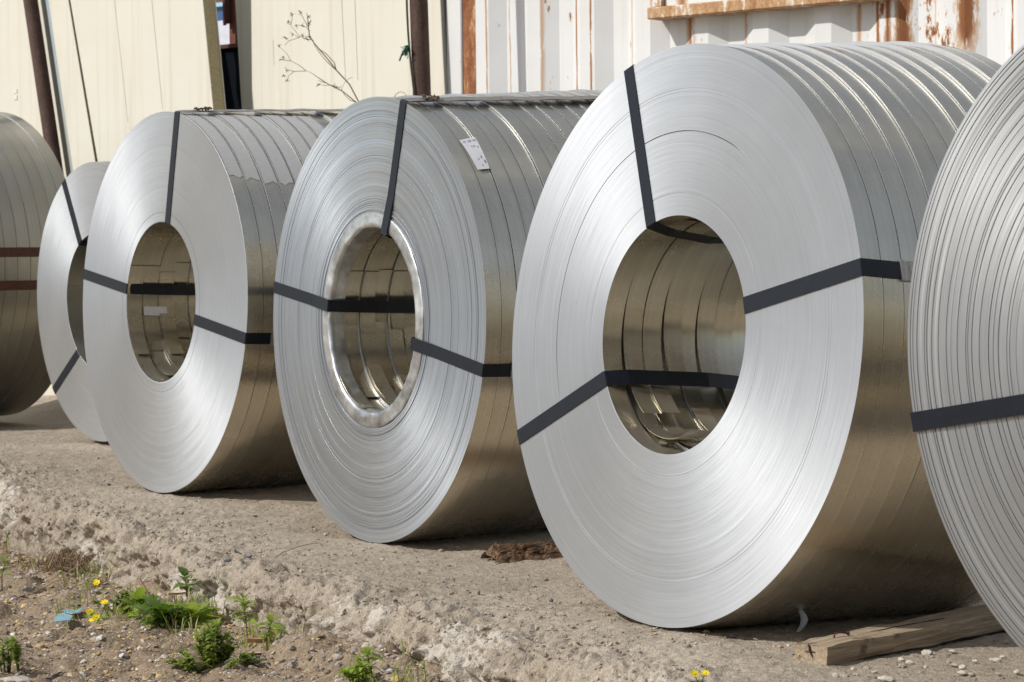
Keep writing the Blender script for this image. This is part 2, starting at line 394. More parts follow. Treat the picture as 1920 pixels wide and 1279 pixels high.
# ------------------------------------------------------------------ background: container, panels, poles
def paint_mat(lines):
    m, n, l, p = newmat('rusted_white_paint'); T = NT(m); ob = T.obj(); x, y, z = T.sep(ob)
    wob = T.noise(T.scale(ob, (6, 6, 1.4)), 1., 4., .6); brk = T.noise(T.scale(ob, (45, 45, 11)), 1., 5., .7)
    xx = T.math('ADD', x, T.math('MULTIPLY', T.math('SUBTRACT', wob, .5), .02))
    mask = None
    for x0, w, k, z0 in lines:
        q = T.math('SUBTRACT', 1., T.math('DIVIDE', T.math('ABSOLUTE', T.math('SUBTRACT', xx, x0)), w), clamp=True)
        q = T.math('MULTIPLY', q, T.ramp(T.math('ADD', brk, T.math('MULTIPLY', q, .30)), .52, .72, 0, k))
        if z0: q = T.math('MULTIPLY', q, T.ramp(z, z0 - .1, z0 + .1, 0, 1))
        mask = q if mask is None else T.math('MAXIMUM', mask, q)
    pat = T.math('MULTIPLY', T.ramp(T.noise(T.scale(ob, (11, 11, 5)), 1., 6., .72), .53, .62, 0, .9), T.ramp(x, PATCH_X - .1, PATCH_X + .15, 0, 1))
    pat = T.math('MULTIPLY', pat, T.ramp(x, PATCH_X + .42, PATCH_X + .5, 1, .0)); mask = T.math('MAXIMUM', mask, pat)
    spots = T.ramp(T.noise(T.scale(ob, (22, 22, 9)), 1., 5., .7), 0.62, .72, 0, .8)
    mask = T.math('MAXIMUM', mask, spots)
    drip = T.ramp(T.noise(T.scale(ob, (26, 26, .7)), 1., 4., .6), .56, .75, 0, .28)
    base = T.mix(T.lin(T.noise(ob, 3., 4.), .3, .7, 0, 1), (.74, .745, .745), (.66, .66, .645))
    c = T.mix(drip, base, (.55, .40, .25))
    c = T.mix(T.ramp(mask, .05, .5, 0, .75), c, (.50, .27, .11))
    c = T.mix(T.ramp(mask, .4, .9, 0, 1), c, T.mix(brk, (.12, .035, .012), (.34, .14, .05)))
    l.new(c, p.inputs['Base Color']); l.new(T.lin(mask, 0, .6, .45, .9), p.inputs['Roughness'])
    l.new(T.bump(T.math('ADD', mask, T.math('MULTIPLY', brk, .2)), .4, .003), p.inputs['Normal'])
    return m
def rust_mat(name, c0, c1, c2=None):
    m, n, l, p = newmat(name); T = NT(m); ob = T.obj()
    a = T.noise(T.scale(ob, (30, 30, 8)), 1., 5., .65); b = T.noise(ob, 90., 3., .6)
    c = T.mix(T.lin(a, .35, .65, 0, 1), c0, c1)
    if c2: c = T.mix(T.ramp(a, .56, .64, 0, .9), c, c2)
    c = T.mix(1., c, T.lin(b, .3, .7, .7, 1.2), 'MULTIPLY')
    l.new(c, p.inputs['Base Color']); p.inputs['Roughness'].default_value = .8
    l.new(T.bump(T.math('ADD', a, b), .5, .002), p.inputs['Normal'])
    return m
M['rust'] = rust_mat('rust', (.20, .062, .022), (.40, .18, .07), (.55, .36, .20))
M['rust_paint'] = rust_mat('rust_and_paint', (.36, .17, .07), (.60, .40, .22), (.74, .72, .66))
M['pipe'] = rust_mat('pipe_brown', (.055, .028, .020), (.10, .055, .040))

def container():
    x0, _ = wall(838, 90)                          # left end
    GZ = -.02
    mat = Matrix.Translation(wpt(x0, GZ)) @ Matrix((WD, -WN, ZX)).transposed().to_4x4()
    root = empty('shipping_container', mat=mat)
    tag(root, 'white corrugated shipping container with rust streaks standing behind the coils', 'container')
    L = 6.06; H = 2.55
    def lx(px, py=60): return wall(px, py)[0] - x0
    rl = [(lx(1075), .013, 1., 0), (lx(1108), .010, .9, 0), (lx(912), .010, .7, 0), (lx(945), .008, .6, 0), (lx(1015), .02, .45, 0),
          (lx(1645), .022, 1., 0), (lx(1690), .06, 1.05, 0), (lx(1665), .03, .9, 0), (lx(1290), .05, .8, 0), (lx(1600), .02, .6, 0), (lx(1810), .062, 1.15, 1.47), (lx(1893), .014, 1.1, 0), (lx(1390), .02, .5, 0), (lx(1745), .012, .4, 0), (lx(1180), .012, .5, 0)]
    global PATCH_X; PATCH_X = lx(1590)
    pm = paint_mat(rl); M['container'] = pm
    # corrugated front sheet : y = 0 outer plane, +y goes into the container
    xs = lx(892); prof = []
    x = xs
    while x < L - .2:
        prof += [(x, 0), (x + .070, 0), (x + .138, .036), (x + .210, .036)]; x += .278
    prof.append((x, 0))
    V = []; F = []
    for (a, b) in prof: V += [(a, b, .16), (a, b, H - .12)]
    k = len(prof)
    for (a, b) in prof: V += [(a, b + .002, .16), (a, b + .002, H - .12)]
    for i in range(k - 1):
        F.append([2 * i, 2 * i + 2, 2 * i + 3, 2 * i + 1]); q = 2 * k
        F.append([q + 2 * i, q + 2 * i + 1, q + 2 * i + 3, q + 2 * i + 2])
    link('corrugated_wall', mesh('corrugated_wall', V, F), pm, root, smooth=False)
    b = MB(); b.box(0, lx(866), -.004, .06, 0, H); o = b.build('corner_post', pm, root); bevel(o, .004)
    b = MB(); b.box(lx(867), lx(891), .004, .05, .16, H - .12); b.build('rusted_seam', M['rust'], root)['label'] = 'solid brown rusted vertical seam'
    b = MB(); b.box(lx(892), L, -.006, .05, 0, .158); o = b.build('bottom_rail', pm, root); bevel(o, .005)
    b = MB(); b.box(lx(892), L, -.006, .05, H - .118, H); o = b.build('top_rail', pm, root); bevel(o, .005)
    b = MB(); b.box(0.002, L - .002, .07, 2.4, .02, H - .01); b.build('container_body', pm, root)
    # window with rusted frame
    xa, za = wall(1217, 26, .065); xb, zb = wall(1650, -4, .065)
    xa -= x0; xb -= x0; z0 = (za + zb) / 2 - GZ
    dzr = (zb - za) / (xb - xa)
    w = MB(); d = -.055
    z1 = z0 + .75
    w.box(xa, xa + .05, d, .03, z0 + .035, z1); w.box(xb - .05, xb, d, .03, z0 + .035, z1); w.box(xa, xb, d, .03, z1, z1 + .05)
    wf = w.build('window', M['rust_paint'], root)
    w = MB(); w.box(xa - .01, xb + .01, d - .012, .03, z0 - .012, z0 + .032); sl_ = w.build('sill', M['rust_paint'], wf); bevel(sl_, .004)
    w = MB(); w.box(xa + .055, xb - .055, d + .02, d + .05, z0 + .036, z0 + .075); w.box(xa + .055, xa + .09, d + .02, d + .05, z0 + .076, z1 - .004); w.box(xb - .09, xb - .055, d + .02, d + .05, z0 + .076, z1 - .004)
    w.build('white_frame', M['container'], wf)
    w = MB(); w.box(xa + .09, xb - .09, d + .03, d + .036, z0 + .076, z1 - .004)
    w.build('pane', plain('dark_glass', (.02, .025, .03), .08, 0., .05), wf)
    # small bolt heads under the sill
    return root
container()

def panel_mats():
    m, n, l, p = newmat('cream_sheet'); T = NT(m); ob = T.obj()
    st_ = T.noise(T.scale(ob, (24, 24, .5)), 1., 4., .55); bl = T.noise(ob, 2.2, 4., .6); fl = T.noise(T.scale(ob, (60, 60, 3)), 1., 4., .7)
    c = T.mix(T.lin(bl, .35, .65, 0, 1), (.72, .695, .60), (.695, .665, .565))
    c = T.mix(T.ramp(st_, .5, .72, 0, .55), c, (.60, .54, .42))
    c = T.mix(T.ramp(fl, .66, .78, 0, .6), c, (.40, .33, .24))
    l.new(c, p.inputs['Base Color']); p.inputs['Roughness'].default_value = .45
    l.new(T.bump(T.math('ADD', bl, T.math('MULTIPLY', st_, .12)), .3, .012), p.inputs['Normal'])
    M['cream'] = m
    M['foam'] = plain('foam_core', (.40, .34, .20), .95, 0., .3, 130., .003)
panel_mats()
M['edge_grey'] = plain('edge_grey', (.36, .35, .30), .8)
def sandwich(label, le, re_, off, th=.076, ztop=2.35, group='cream sandwich panels leaning behind the coils', core='foam'):
    """upright insulated panel; le / re_ are two sightings of its left and right front edges"""
    def edge(e):
        (xa, za), (xb, zb) = wall(*e[0], off), wall(*e[1], off); k = (xb - xa) / (zb - za); return lambda z: xa + k * (z - za)
    L, Rr = edge(le), edge(re_)
    xm = (L(0) + Rr(0)) / 2; p = wpt(xm, 0, off); s, t = to_st(p); zb = gz1(s, t) - .01
    mat = Matrix.Translation(wpt(xm, zb, off)) @ Matrix((WD, -WN, ZX)).transposed().to_4x4()
    root = empty('wall_panel', mat=mat); tag(root, label, 'panel', group)
    def slab(name, y0, y1, ins, m):
        z0, z1 = 0 + ins, ztop
        V = []
        nseg = 6
        for i in range(nseg + 1):
            z = z0 + (z1 - z0) * i / nseg
            for y in (y0, y1):
                V += [(L(z + zb) - xm + ins, y, z), (Rr(z + zb) - xm - ins, y, z)]
        F = [[0, 1, 3, 2][::-1], [4 * nseg + k for k in (0, 1, 3, 2)]]
        for i in range(nseg):
            a = 4 * i; b = a + 4
            F += [[a, a + 1, b + 1, b], [a + 3, a + 2, b + 2, b + 3], [a + 2, a, b, b + 2], [a + 1, a + 3, b + 3, b + 1]]
        return link(name, mesh(name, V, F), m, root, smooth=False)
    slab('front_sheet', 0, .003, 0, M['cream']); slab('foam_core', .0032, th - .0032, .004, M[core]); slab('back_sheet', th - .003, th, 0, M['cream'])
    return root
p1 = sandwich('cream panel at the far left behind the leaning brown pole with small white stickers', ((-330, 0), (-290, 340)), ((76, 0), (126, 340)), .10, th=.03, core='edge_grey')
p2 = sandwich('narrow cream panel strip between the leaning brown pole and the dark gap', ((91, 0), (140, 340)), ((133, 30), (178, 300)), .155)
p3 = sandwich('wide cream leaning panel with its tan foam edge exposed at the right', ((137, 30), (183, 300)), ((380, 0), (399, 200)), .20)
M['shade_sheet'] = plain('greenish_sheet', (.42, .43, .33), .5, 0., .1, 6.)
p5 = sandwich('shaded grey green panel edge between the dark gap and the pale upright panel', ((441, 0), (453, 200)), ((500, 0), (500, 200)), -.12)
p4 = sandwich('wide upright cream panel behind the dry weed and the twine tied brown pipe', ((471, 0), (473, 200)), ((825, 0), (835, 200)), .03, core='edge_grey')
def seam(root, a, b, off, w=.0022, mat='edge_grey'):
    (xa, za), (xb, zb) = wall(*a, off), wall(*b, off); inv = root.matrix_world.inverted()
    p, q = inv @ wpt(xa, za, off + .0006), inv @ wpt(xb, zb, off + .0006)
    b_ = MB(); b_.add([p + Vector((-w, -.0006, 0)), p + Vector((w, -.0006, 0)), q + Vector((w * .6, -.0006, 0)), q + Vector((-w * .6, -.0006, 0)), p + Vector((-w, .0006, 0)), p + Vector((w, .0006, 0)), q + Vector((w * .6, .0006, 0)), q + Vector((-w * .6, .0006, 0))], [[3, 2, 1, 0], [4, 5, 6, 7], [0, 1, 5, 4], [2, 3, 7, 6], [1, 2, 6, 5], [3, 0, 4, 7]])
    b_.build('seam', M[mat], root)
M['seam_tone'] = plain('seam_tone', (.52, .48, .38), .7)
seam(p4, (640, -10), (648, 150), .03, .0016, 'seam_tone'); seam(p4, (665, -10), (671, 150), .03, .0014, 'seam_tone'); seam(p4, (512, 75), (514, 122), .03, .0012, 'seam_tone')
seam(p3, (284, -5), (305, 205), .20, .0014, 'seam_tone'); seam(p3, (214, -5), (240, 230), .20, .001, 'seam_tone')
# stickers on the far left panel
def on_root(root, px, py, off):
    x, z = wall(px, py, off); return root.matrix_world.inverted() @ wpt(x, z, off)
for py in (171, 183):
    q = on_root(p1, 29, py, .102); b = MB(); b.box(q.x - .012, q.x + .012, q.y - .001, q.y + .001, q.z - .01, q.z + .01); b.build('sticker', M['paper'], p1)

def pole(name, label, a, b, off, rad, mat):
    (xa, za), (xb, zb) = wall(*a, off), wall(*b, off); k = (xb - xa) / (zb - za)
    pb = wpt(xa + k * (0 - za), 0, off); s, t = to_st(pb); zg = gz1(s, t) - .02
    pb = wpt(xa + k * (zg - za), zg, off); pt = wpt(xa + k * (2.9 - za), 2.9, off)
    root = empty('steel_pipe', pb); tag(root, label, 'pipe')
    mb = MB(); n = 14
    mb.tube([(pb + (pt - pb) * i / 8) - pb for i in range(9)], rad, 20); o = mb.build('pipe_shaft', mat, root, smooth=True, ang=40)
    mb = MB(); mb.tube([(0, 0, 0), (0, 0, .02)], rad * 2.0, 12); mb.build('base_plate', mat, root)
    return root, pb, pt
pole('steel_pipe', 'dark brown pipe leaning to the left in front of the far left cream panels', (57, 0), (106, 330), .175, .034, M['pipe'])
pole('steel_pipe', 'upright brown rusty pipe with green twine standing before the cream panel', (785, 0), (791, 175), .35, .0365, M['pipe'])

def gap_things():
    # dark box added to stand for the shade in the gap, rusted post on it, blue and white sheet far behind
    xa, _ = wall(398, 120, -.55); xb, _ = wall(520, 120, -.55); _, zt = wall(425, 84, -.55)
    dk = plain('gap_shade_navy', (.004, .006, .010), .9, 0., .3, 8., 0., .1)  # near-black colour carries the darkness of the gap
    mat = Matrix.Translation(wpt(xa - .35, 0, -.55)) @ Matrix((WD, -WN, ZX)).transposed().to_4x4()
    root = empty('gap_dark_box', mat=mat); tag(root, 'dark navy box with a rusty rim, added to darken the gap between cream panels', 'dark box')
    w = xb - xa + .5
    b = MB(); b.box(0, w, 0, .9, 0, zt - .02); o = b.build('dark_box_body', dk, root)
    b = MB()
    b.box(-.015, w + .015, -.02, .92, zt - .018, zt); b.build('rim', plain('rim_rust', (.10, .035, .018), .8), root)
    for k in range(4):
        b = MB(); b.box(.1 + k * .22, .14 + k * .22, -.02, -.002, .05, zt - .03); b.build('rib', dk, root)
    xp, _ = wall(433, 40, -.8); _, z0 = wall(433, 84, -.8)
    mat = Matrix.Translation(wpt(xp, zt + .001, -.8)) @ Matrix((WD, -WN, ZX)).transposed().to_4x4()
    rp = empty('rusty_post', mat=mat); tag(rp, 'red brown rusty post with a bracket standing on the dark box', 'post')
    rm = plain('red_rust', (.16, .05, .028), .7, 0., .3, 30.)
    b = MB(); b.box(-.012, .03, 0, .05, 0, .9); b.build('post_shaft', rm, rp)
    b = MB(); b.box(-.03, .004, -.03, -.002, .13, .31); b.box(-.012, .006, -.045, -.031, .12, .30); bevel(b.build('bracket', plain('bracket_rust', (.07, .02, .015), .7), rp), .004)
    # far away blue and white cabin side
    off = -4.5
    xa, z0 = wall(402, 88, off); xb, _ = wall(445, 10, off); _, z1 = wall(420, 38, off); _, z2 = wall(420, 13, off); _, z3 = wall(420, 5, off)
    mat = Matrix.Translation(wpt(xa - 1.2, 0, off)) @ Matrix((WD, -WN, ZX)).transposed().to_4x4()
    r = empty('parked_truck', mat=mat); tag(r, 'blue and white truck body glimpsed through the gap between cream panels', 'truck')
    W = 3.2
    b = MB(); b.box(0, W, 0, 2, .5, z1); b.build('white_lower_side', plain('truck_white', (.62, .64, .72), .4), r)
    b = MB(); b.box(0, W, 0, 2, z1 + .002, z2); b.build('blue_upper_side', plain('truck_blue', (.03, .11, .27), .35), r)
    b = MB(); b.box(0, W, -.03, 2, z2 + .002, z3); b.build('pale_blue_trim', plain('truck_trim', (.35, .62, .78), .35), r)
    b = MB(); b.box(0, W, 0, 2, z3 + .002, z3 + .5); b.build('brown_top', rm, r)
    for wx in (.6, 2.6):
        b = MB(); b.tube([(wx, 0.05, .45), (wx, .3, .45)], .45, 24); wh = b.build('wheel', plain('tyre', (.02, .02, .02), .8), r, smooth=True, ang=40)
        b = MB(); b.tube([(wx, 0.03, .45), (wx, .08, .45)], .24, 16); b.build('rim', plain('wheel_rim', (.4, .4, .4), .5, .5), wh)
gap_things()

def twine():
    off = .395
    def P(px, py, o=off): x, z = wall(px, py, o); return wpt(x, z, o)
    root = empty('green_twine', P(766, 90)); tag(root, 'frayed green twine knotted on a dark string beside the brown pipe', 'twine')
    o0 = root.location
    b = MB(); pts = [(762, -25), (763, 20), (765, 60), (767, 86), (769, 110), (771, 130), (774, 155), (777, 182), (778, 215)]
    b.tube([P(*q) - o0 for q in pts], .0045, 5); b.build('string', plain('string_dark', (.05, .055, .04), .9), root)
    b = MB(); g = random.Random(3)
    for k in range(46):
        x, y = 766 + g.uniform(-2, 1), 88 + g.uniform(-2, 3); pp = [P(x, y) - o0]
        dx, dy = g.uniform(-3.2, .6), g.uniform(-.4, 4.2)
        for j in range(4):
            x += dx + g.uniform(-1.5, 1.5); y += dy + g.uniform(-1.0, 1.4); pp.append(P(x, y, off + g.uniform(-.02, .02)) - o0)
        b.tube(pp, .0016, 4)
    b.build('frayed_fibres', plain('twine_green', (.01, .14, .10), .8), root)
    b = MB(); b.tube([P(758, 94) - o0, P(753, 103) - o0, P(749, 114) - o0], .0035, 5); b.build('loose_end', plain('twine_dark', (.02, .06, .05), .9), root)
twine()

def dry_weed():
    off = 1.2
    g = random.Random(5); dry = plain('dry_stalk', (.20, .135, .085), .9, 0., .3, 40.)
    def P(px, py, o=0.): x, z = wall(px, py, off + o); return wpt(x, z, off + o)
    base = P(720, 300); s, t = to_st(base); base.z = gz1(s, t)
    root = empty('dry_weed', base); tag(root, 'tall dry leafless weed with star shaped seed heads before the cream panel', 'weed')
    def stem(px, rad=.0026, name='stem', ww=0.):
        pts = [P(*q, ww * i / len(px)) - base for i, q in enumerate(px)]
        # smooth
        b = MB(); b.tube(pts, [rad * (1 - .5 * i / len(pts)) for i in range(len(pts))], 5); return b.build(name, dry, root, smooth=True)
    stem([(722, 560), (712, 380), (694, 240), (672, 190), (655, 158), (630, 131), (612, 108), (598, 92), (588, 80), (580, 66), (578, 48), (577, 32)], .0032)
    stem([(694, 240), (668, 192), (642, 171), (612, 156), (590, 141)], .0026, 'stem', .1)
    stem([(668, 192), (655, 187), (646, 178), (640, 168), (646, 155), (655, 147), (661, 145)], .0014, 'twig', -.05)
    stem([(630, 131), (627, 118), (612, 101), (600, 93), (591, 84)], .0018, 'twig', .1)
    stem([(628, 130), (612, 115), (602, 103), (595, 93), (590, 86), (587, 77)], .0016, 'twig', -.1)
    tw = [[(588, 76), (572, 72), (562, 68), (550, 54), (540, 40)], [(562, 70), (541, 77), (534, 85)], [(581, 58), (574, 51), (567, 48), (556, 47)], [(577, 50), (568, 33), (564, 24)],
          [(612, 156), (597, 151)], [(628, 162), (621, 160), (610, 160), (598, 159)], [(634, 168), (640, 161)],
          [(574, 133), (562, 123), (545, 114), (540, 104), (533, 96), (522, 86)], [(545, 114), (535, 113), (528, 112)], [(574, 133), (552, 134), (541, 142), (538, 152)], [(552, 134), (540, 131)],
          [(590, 141), (580, 135), (574, 133)], [(545, 47), (549, 30)], [(562, 70), (549, 65)]]
    for q in tw: stem(q, .0012, 'twig', g.uniform(-.1, .1))
    for (x, y) in [(540, 40), (549, 28), (564, 23), (577, 31), (579, 43), (556, 47), (567, 49), (567, 67), (575, 73), (549, 65), (535, 70), (522, 86), (528, 111), (531, 107), (538, 131), (538, 151), (531, 142), (597, 159), (631, 164), (625, 162), (580, 70)]:
        c = P(x, y); b = MB()
        for k in range(9):
            d = Vector((g.uniform(-1, 1), g.uniform(-1, 1), g.uniform(-1, 1))).normalized() * g.uniform(.006, .016)
            b.tube([c - base, c - base + d], [.0012, .0005], 4)
        b.build('seed_head', dry, root)
    stem([(738, 185), (742, 177), (750, 172), (758, 174), (765, 183), (772, 205)], .0013, 'twig')
dry_weed()

# ------------------------------------------------------------------ the coils
NSEG = 200
def lathe(name, prof, mi, mats, nseg=NSEG, fx=None, closed=True):
    """prof: list of (x, r) ; revolve round X ; fx(r, phi) adds to x for points flagged (third value)"""
    k = len(prof); ph = np.linspace(0, 2 * np.pi, nseg, endpoint=False)
    x = np.array([p[0] for p in prof])[None] + 0 * ph[:, None]; r = np.array([p[1] for p in prof])[None] + 0 * ph[:, None]
    if fx is not None:
        fl = np.array([p[2] if len(p) > 2 else 0 for p in prof])[None]
        x = x + fl * fx(r, ph[:, None] + 0 * r)
    V = np.stack([x, -r * np.cos(ph)[:, None], r * np.sin(ph)[:, None]], -1).reshape(-1, 3)      # phi from +u, up
    kk = k if closed else k - 1
    i = np.arange(nseg)[:, None]; j = np.arange(kk)[None]
    a = i * k + j; b = i * k + (j + 1) % k; c = ((i + 1) % nseg) * k + (j + 1) % k; d = ((i + 1) % nseg) * k + j
    F = np.stack([a, b, c, d], -1).reshape(-1, 4)
    me = bpy.data.meshes.new(name); me.from_pydata(V.tolist(), [], F.tolist()); me.update()
    me.polygons.foreach_set('material_index', np.tile(np.array(mi, np.int32)[:kk], nseg))
    return me
def ring_mesh(R, ri, w, front=None, fx=None, seed=0):
    """front: list of radii with x offsets between ri and R (detailed face)"""
    ch = .0002
    prof = [(w, ri + ch), (w - ch, ri), (ch, ri)]; mi = [0, 1, 0]
    if front is None:
        prof += [(0, ri + ch), (0, R - ch)]; mi += [0, 0]
    else:
        for (r, x) in front: prof.append((x, r, 1)); mi.append(0)
    prof += [(ch, R), (w - ch, R), (w, R - ch)]; mi += [1, 0, 0]
    # mi[i] belongs to the segment i -> i+1
    return lathe('strip_coil', prof, mi, None, fx=fx)

def hull(pts, sign):
    """taut line over points (x, r): upper hull (sign 1) or lower hull (sign -1)"""
    pts = sorted(pts); h = []
    for p in pts:
        while len(h) >= 2 and sign * ((h[-1][0] - h[-2][0]) * (p[1] - h[-2][1]) - (h[-1][1] - h[-2][1]) * (p[0] - h[-2][0])) >= 0: h.pop()
        h.append(p)
    return h
class Bundle:
    def __init__(s, label, x, y, yaw, tilt, R, ri, z0, n, pitch, face, body, dR=0., up=0., left=0., front=None, fx=None, seed=1, ext=''):
        g = random.Random(seed); s.g = g
        a = Vector((math.cos(yaw) * math.cos(tilt), math.sin(yaw) * math.cos(tilt), math.sin(tilt)))
        u = a.cross(ZX).normalized(); w = u.cross(a)
        s.a, s.u, s.w, s.R, s.ri, s.n, s.pitch = a, u, w, R, ri, n, pitch
        cen = Vector((x, y, R + z0)); s.cen = cen
        s.mat = Matrix.Translation(cen - w * R) @ Matrix((a, -u, w)).transposed().to_4x4()
        s.root = empty('steel_coil_bundle', mat=s.mat)
        tag(s.root, label, 'steel coil', 'bundles of slit steel coils in a row'); s.rings = []
        shared = {}
        for k in range(n):
            jit = 0 if k == 0 else 1
            Rk = R + dR * k + jit * g.uniform(-.0010, .0010); off = Vector((0, left * k + jit * g.uniform(-.0007, .0007), up * k + jit * g.uniform(-.0022, .0022)))
            rk = ri + (jit * g.uniform(.002, .009) * (1 if k % 2 else -.3))
            wd = pitch - .0022
            me = ring_mesh(Rk, rk, wd, front if k == 0 else None, fx if k == 0 else None)
            o = link('strip_coil', me, [face, body], s.root, (k * pitch, off.y, R + off.z), True, 28)
            s.rings.append((o, k * pitch, off, Rk, rk))
    def face(s, px, py):
        p = on_plane(px, py, s.cen, s.a) - s.cen; return p.dot(s.u), p.dot(s.w)
    def cyl(s, px, py, R=None):
        """first hit of a sight line with the outer cylinder -> (x along axis, angle from +u)"""
        R = R or s.R; d = ray(px, py); o = EYE - s.cen
        du, dw, ou, ow = d.dot(s.u), d.dot(s.w), o.dot(s.u), o.dot(s.w)
        A = du * du + dw * dw; B = ou * du + ow * dw; Cc = ou * ou + ow * ow - R * R
        t = (-B - math.sqrt(max(0, B * B - A * Cc))) / A
        q = o + d * t; return q.dot(s.a), math.atan2(q.dot(s.w), q.dot(s.u))
    def bound(s, e, outer=True):
        """distance of each ring's surface from the bundle axis in the face direction e=(u,w)"""
        out = []
        for (o, x, off, Rk, rk) in s.rings:
            ou, ow = -off.y, off.z; r = Rk if outer else rk
            al = ou * e[0] + ow * e[1]; pe = -ou * e[1] + ow * e[0]
            d = al + math.sqrt(max(0, r * r - pe * pe))
            out += [(x + .001, d), (x + s.pitch - .002, d)]
        return out
    def strap(s, inner, outer, mat, width=.033, out_x=None, label=None, seal=None, lift=.0016, face_lift=.0022, in_lift=.016, rim=None):
        """steel strap looped through the bore; inner/outer = face coordinates of its centre line at bore rim and outer rim"""
        eo = Vector(outer).normalized(); ei = Vector(inner).normalized()
        L = s.n * s.pitch
        ho = hull(s.bound(eo, True), 1); hi = hull(s.bound(ei, False), -1)
        path = []                                                       # (x, u, w, width-dir)
        def tang(e): return Vector((0, e.y, e.x)) if False else Vector((-e.y, e.x))
        fd = (Vector(outer) - Vector(inner)).normalized(); fw = Vector((-fd.y, fd.x))
        ro = ho[0][1]; ri = hi[0][1]
        pin = ei * (rim[1] if rim else ri); pout = eo * ro
        to = tang(eo); ti = tang(ei)
        if to.dot(fw) < 0: to = -to
        if ti.dot(fw) < 0: ti = -ti
        fl = -face_lift
        n1 = 10
        for i in range(n1 + 1):
            k = i / n1; q = pin.lerp(pout, k); wv = ti.lerp(fw, min(1, k * 4)) if k < .25 else (fw if k < .75 else fw.lerp(to, (k - .75) * 4))
            path.append((fl if rim is None else rim[0] + (fl - rim[0]) * min(1, k * 3.2), q.x, q.y, wv))
        path.append((fl * .3, pout.x + eo.x * .0012, pout.y + eo.y * .0012, to))
        for (x, r) in ho: path.append((x, eo.x * (r + lift), eo.y * (r + lift), to))
        pb = eo * (ho[-1][1]); pi2 = ei * hi[-1][1]
        xb = L + .002
        for i in range(5):
            k = i / 4; q = (pb).lerp(pi2, k); path.append((xb, q.x, q.y, to.lerp(ti, k)))
        hx0 = hi[-1][0]
        for (x, r) in hi[::-1]:
            if rim: r = min(r, rim[1])
            q = r - lift - in_lift * math.sin(min(1, x / hx0 * 4) * math.pi / 2) * math.sin(min(1, max(0, (hx0 - x) / hx0) * 6 + .3) * math.pi / 2)
            path.append((x, ei.x * q, ei.y * q, ti))
        path.append((fl * .3 if rim is None else rim[0] + .004, pin.x - ei.x * .0012, pin.y - ei.y * .0012, ti))
        P = [Vector((x, -u, s.R + w)) for (x, u, w, q) in path]; Wd = [Vector((0, -q.x, q.y)).normalized() for (x, u, w, q) in path]
        V = []; F = []; th = .0011; n = len(P)
        for i in range(n):
            t = (P[(i + 1) % n] - P[i - 1]).normalized(); nr = t.cross(Wd[i]).normalized()
            h = Wd[i] * (width / 2)
            V += [P[i] - h - nr * th / 2, P[i] + h - nr * th / 2, P[i] + h + nr * th / 2, P[i] - h + nr * th / 2]
        for i in range(n):
            a = 4 * i; b = 4 * ((i + 1) % n)
            for k in range(4): F.append([a + k, a + (k + 1) % 4, b + (k + 1) % 4, b + k])
        o = link('strap', mesh('strap', V, F), mat, s.root, smooth=False)
        if label: o['label'] = label
        if seal is not None:
            x0, x1 = seal[:2]
            def rr(x):
                for (xa, ra), (xb_, rb) in zip(ho, ho[1:]):
                    if xa <= x <= xb_: return ra + (rb - ra) * (x - xa) / max(1e-6, xb_ - xa)
                return ho[-1][1]
            V = []; hw = width / 2 + .0035; nx = 6
            for i in range(nx + 1):
                x = x0 + (x1 - x0) * i / nx; r0 = rr(x) + lift - .001; pinch = -.0018 if i in (2, 4) else 0
                for (tt, dr) in ((-1, 0), (-1, .0042 + pinch), (0, .0046 + pinch), (1, .0042 + pinch), (1, 0)):
                    q = eo * (r0 + dr) + to * (tt * (hw + (pinch if dr else 0))); V.append((x, -q.x, s.R + q.y))
            F = [[i * 5 + k, i * 5 + k + 1, i * 5 + k + 6, i * 5 + k + 5] for i in range(nx) for k in range(4)] + [[0, 1, 2, 3, 4][::-1], [nx * 5 + k for k in range(5)]]
            link('seal', mesh('seal', V, F), M['seal'], o, smooth=False)
        return o
    def patch(s, x0, x1, b0, b1, name, mat, lift=.0012, parent=None, n=10, skew=0., rag=0.):
        """thin curved sheet lying on the outer cylinder"""
        V = []; F = []
        for i in range(n + 1):
            b = b0 + (b1 - b0) * i / n
            for j in range(4):
                x = x0 + (x1 - x0) * j / 3 + skew * i / n
                bb = b + (rag * math.sin(j * 2.1 + x0 * 90) if i == n else 0)
                k = int(min(max(x / s.pitch, 0), s.n - 1)); off, Rk = s.rings[k][2], s.rings[k][3]
                r = Rk + lift + (.0012 * math.sin(i * 1.3 + j) if lift > .0015 else 0)
                V.append((x, -(r * math.cos(bb) - off.y), s.R + off.z + r * math.sin(bb)))
        for i in range(n):
            for j in range(3): F.append([i * 4 + j, i * 4 + j + 1, i * 4 + j + 5, i * 4 + j + 4])
        V2 = V + [tuple(Vector(v) + Vector((0, Vector((0, v[1], v[2] - s.R)).normalized().y, Vector((0, v[1], v[2] - s.R)).normalized().z)) * .0005) for v in V]
        m = len(V); F = [f[::-1] for f in F] + [[q + m for q in f] for f in F]
        return link(name, mesh(name, V2, F), mat, parent or s.root, smooth=True)
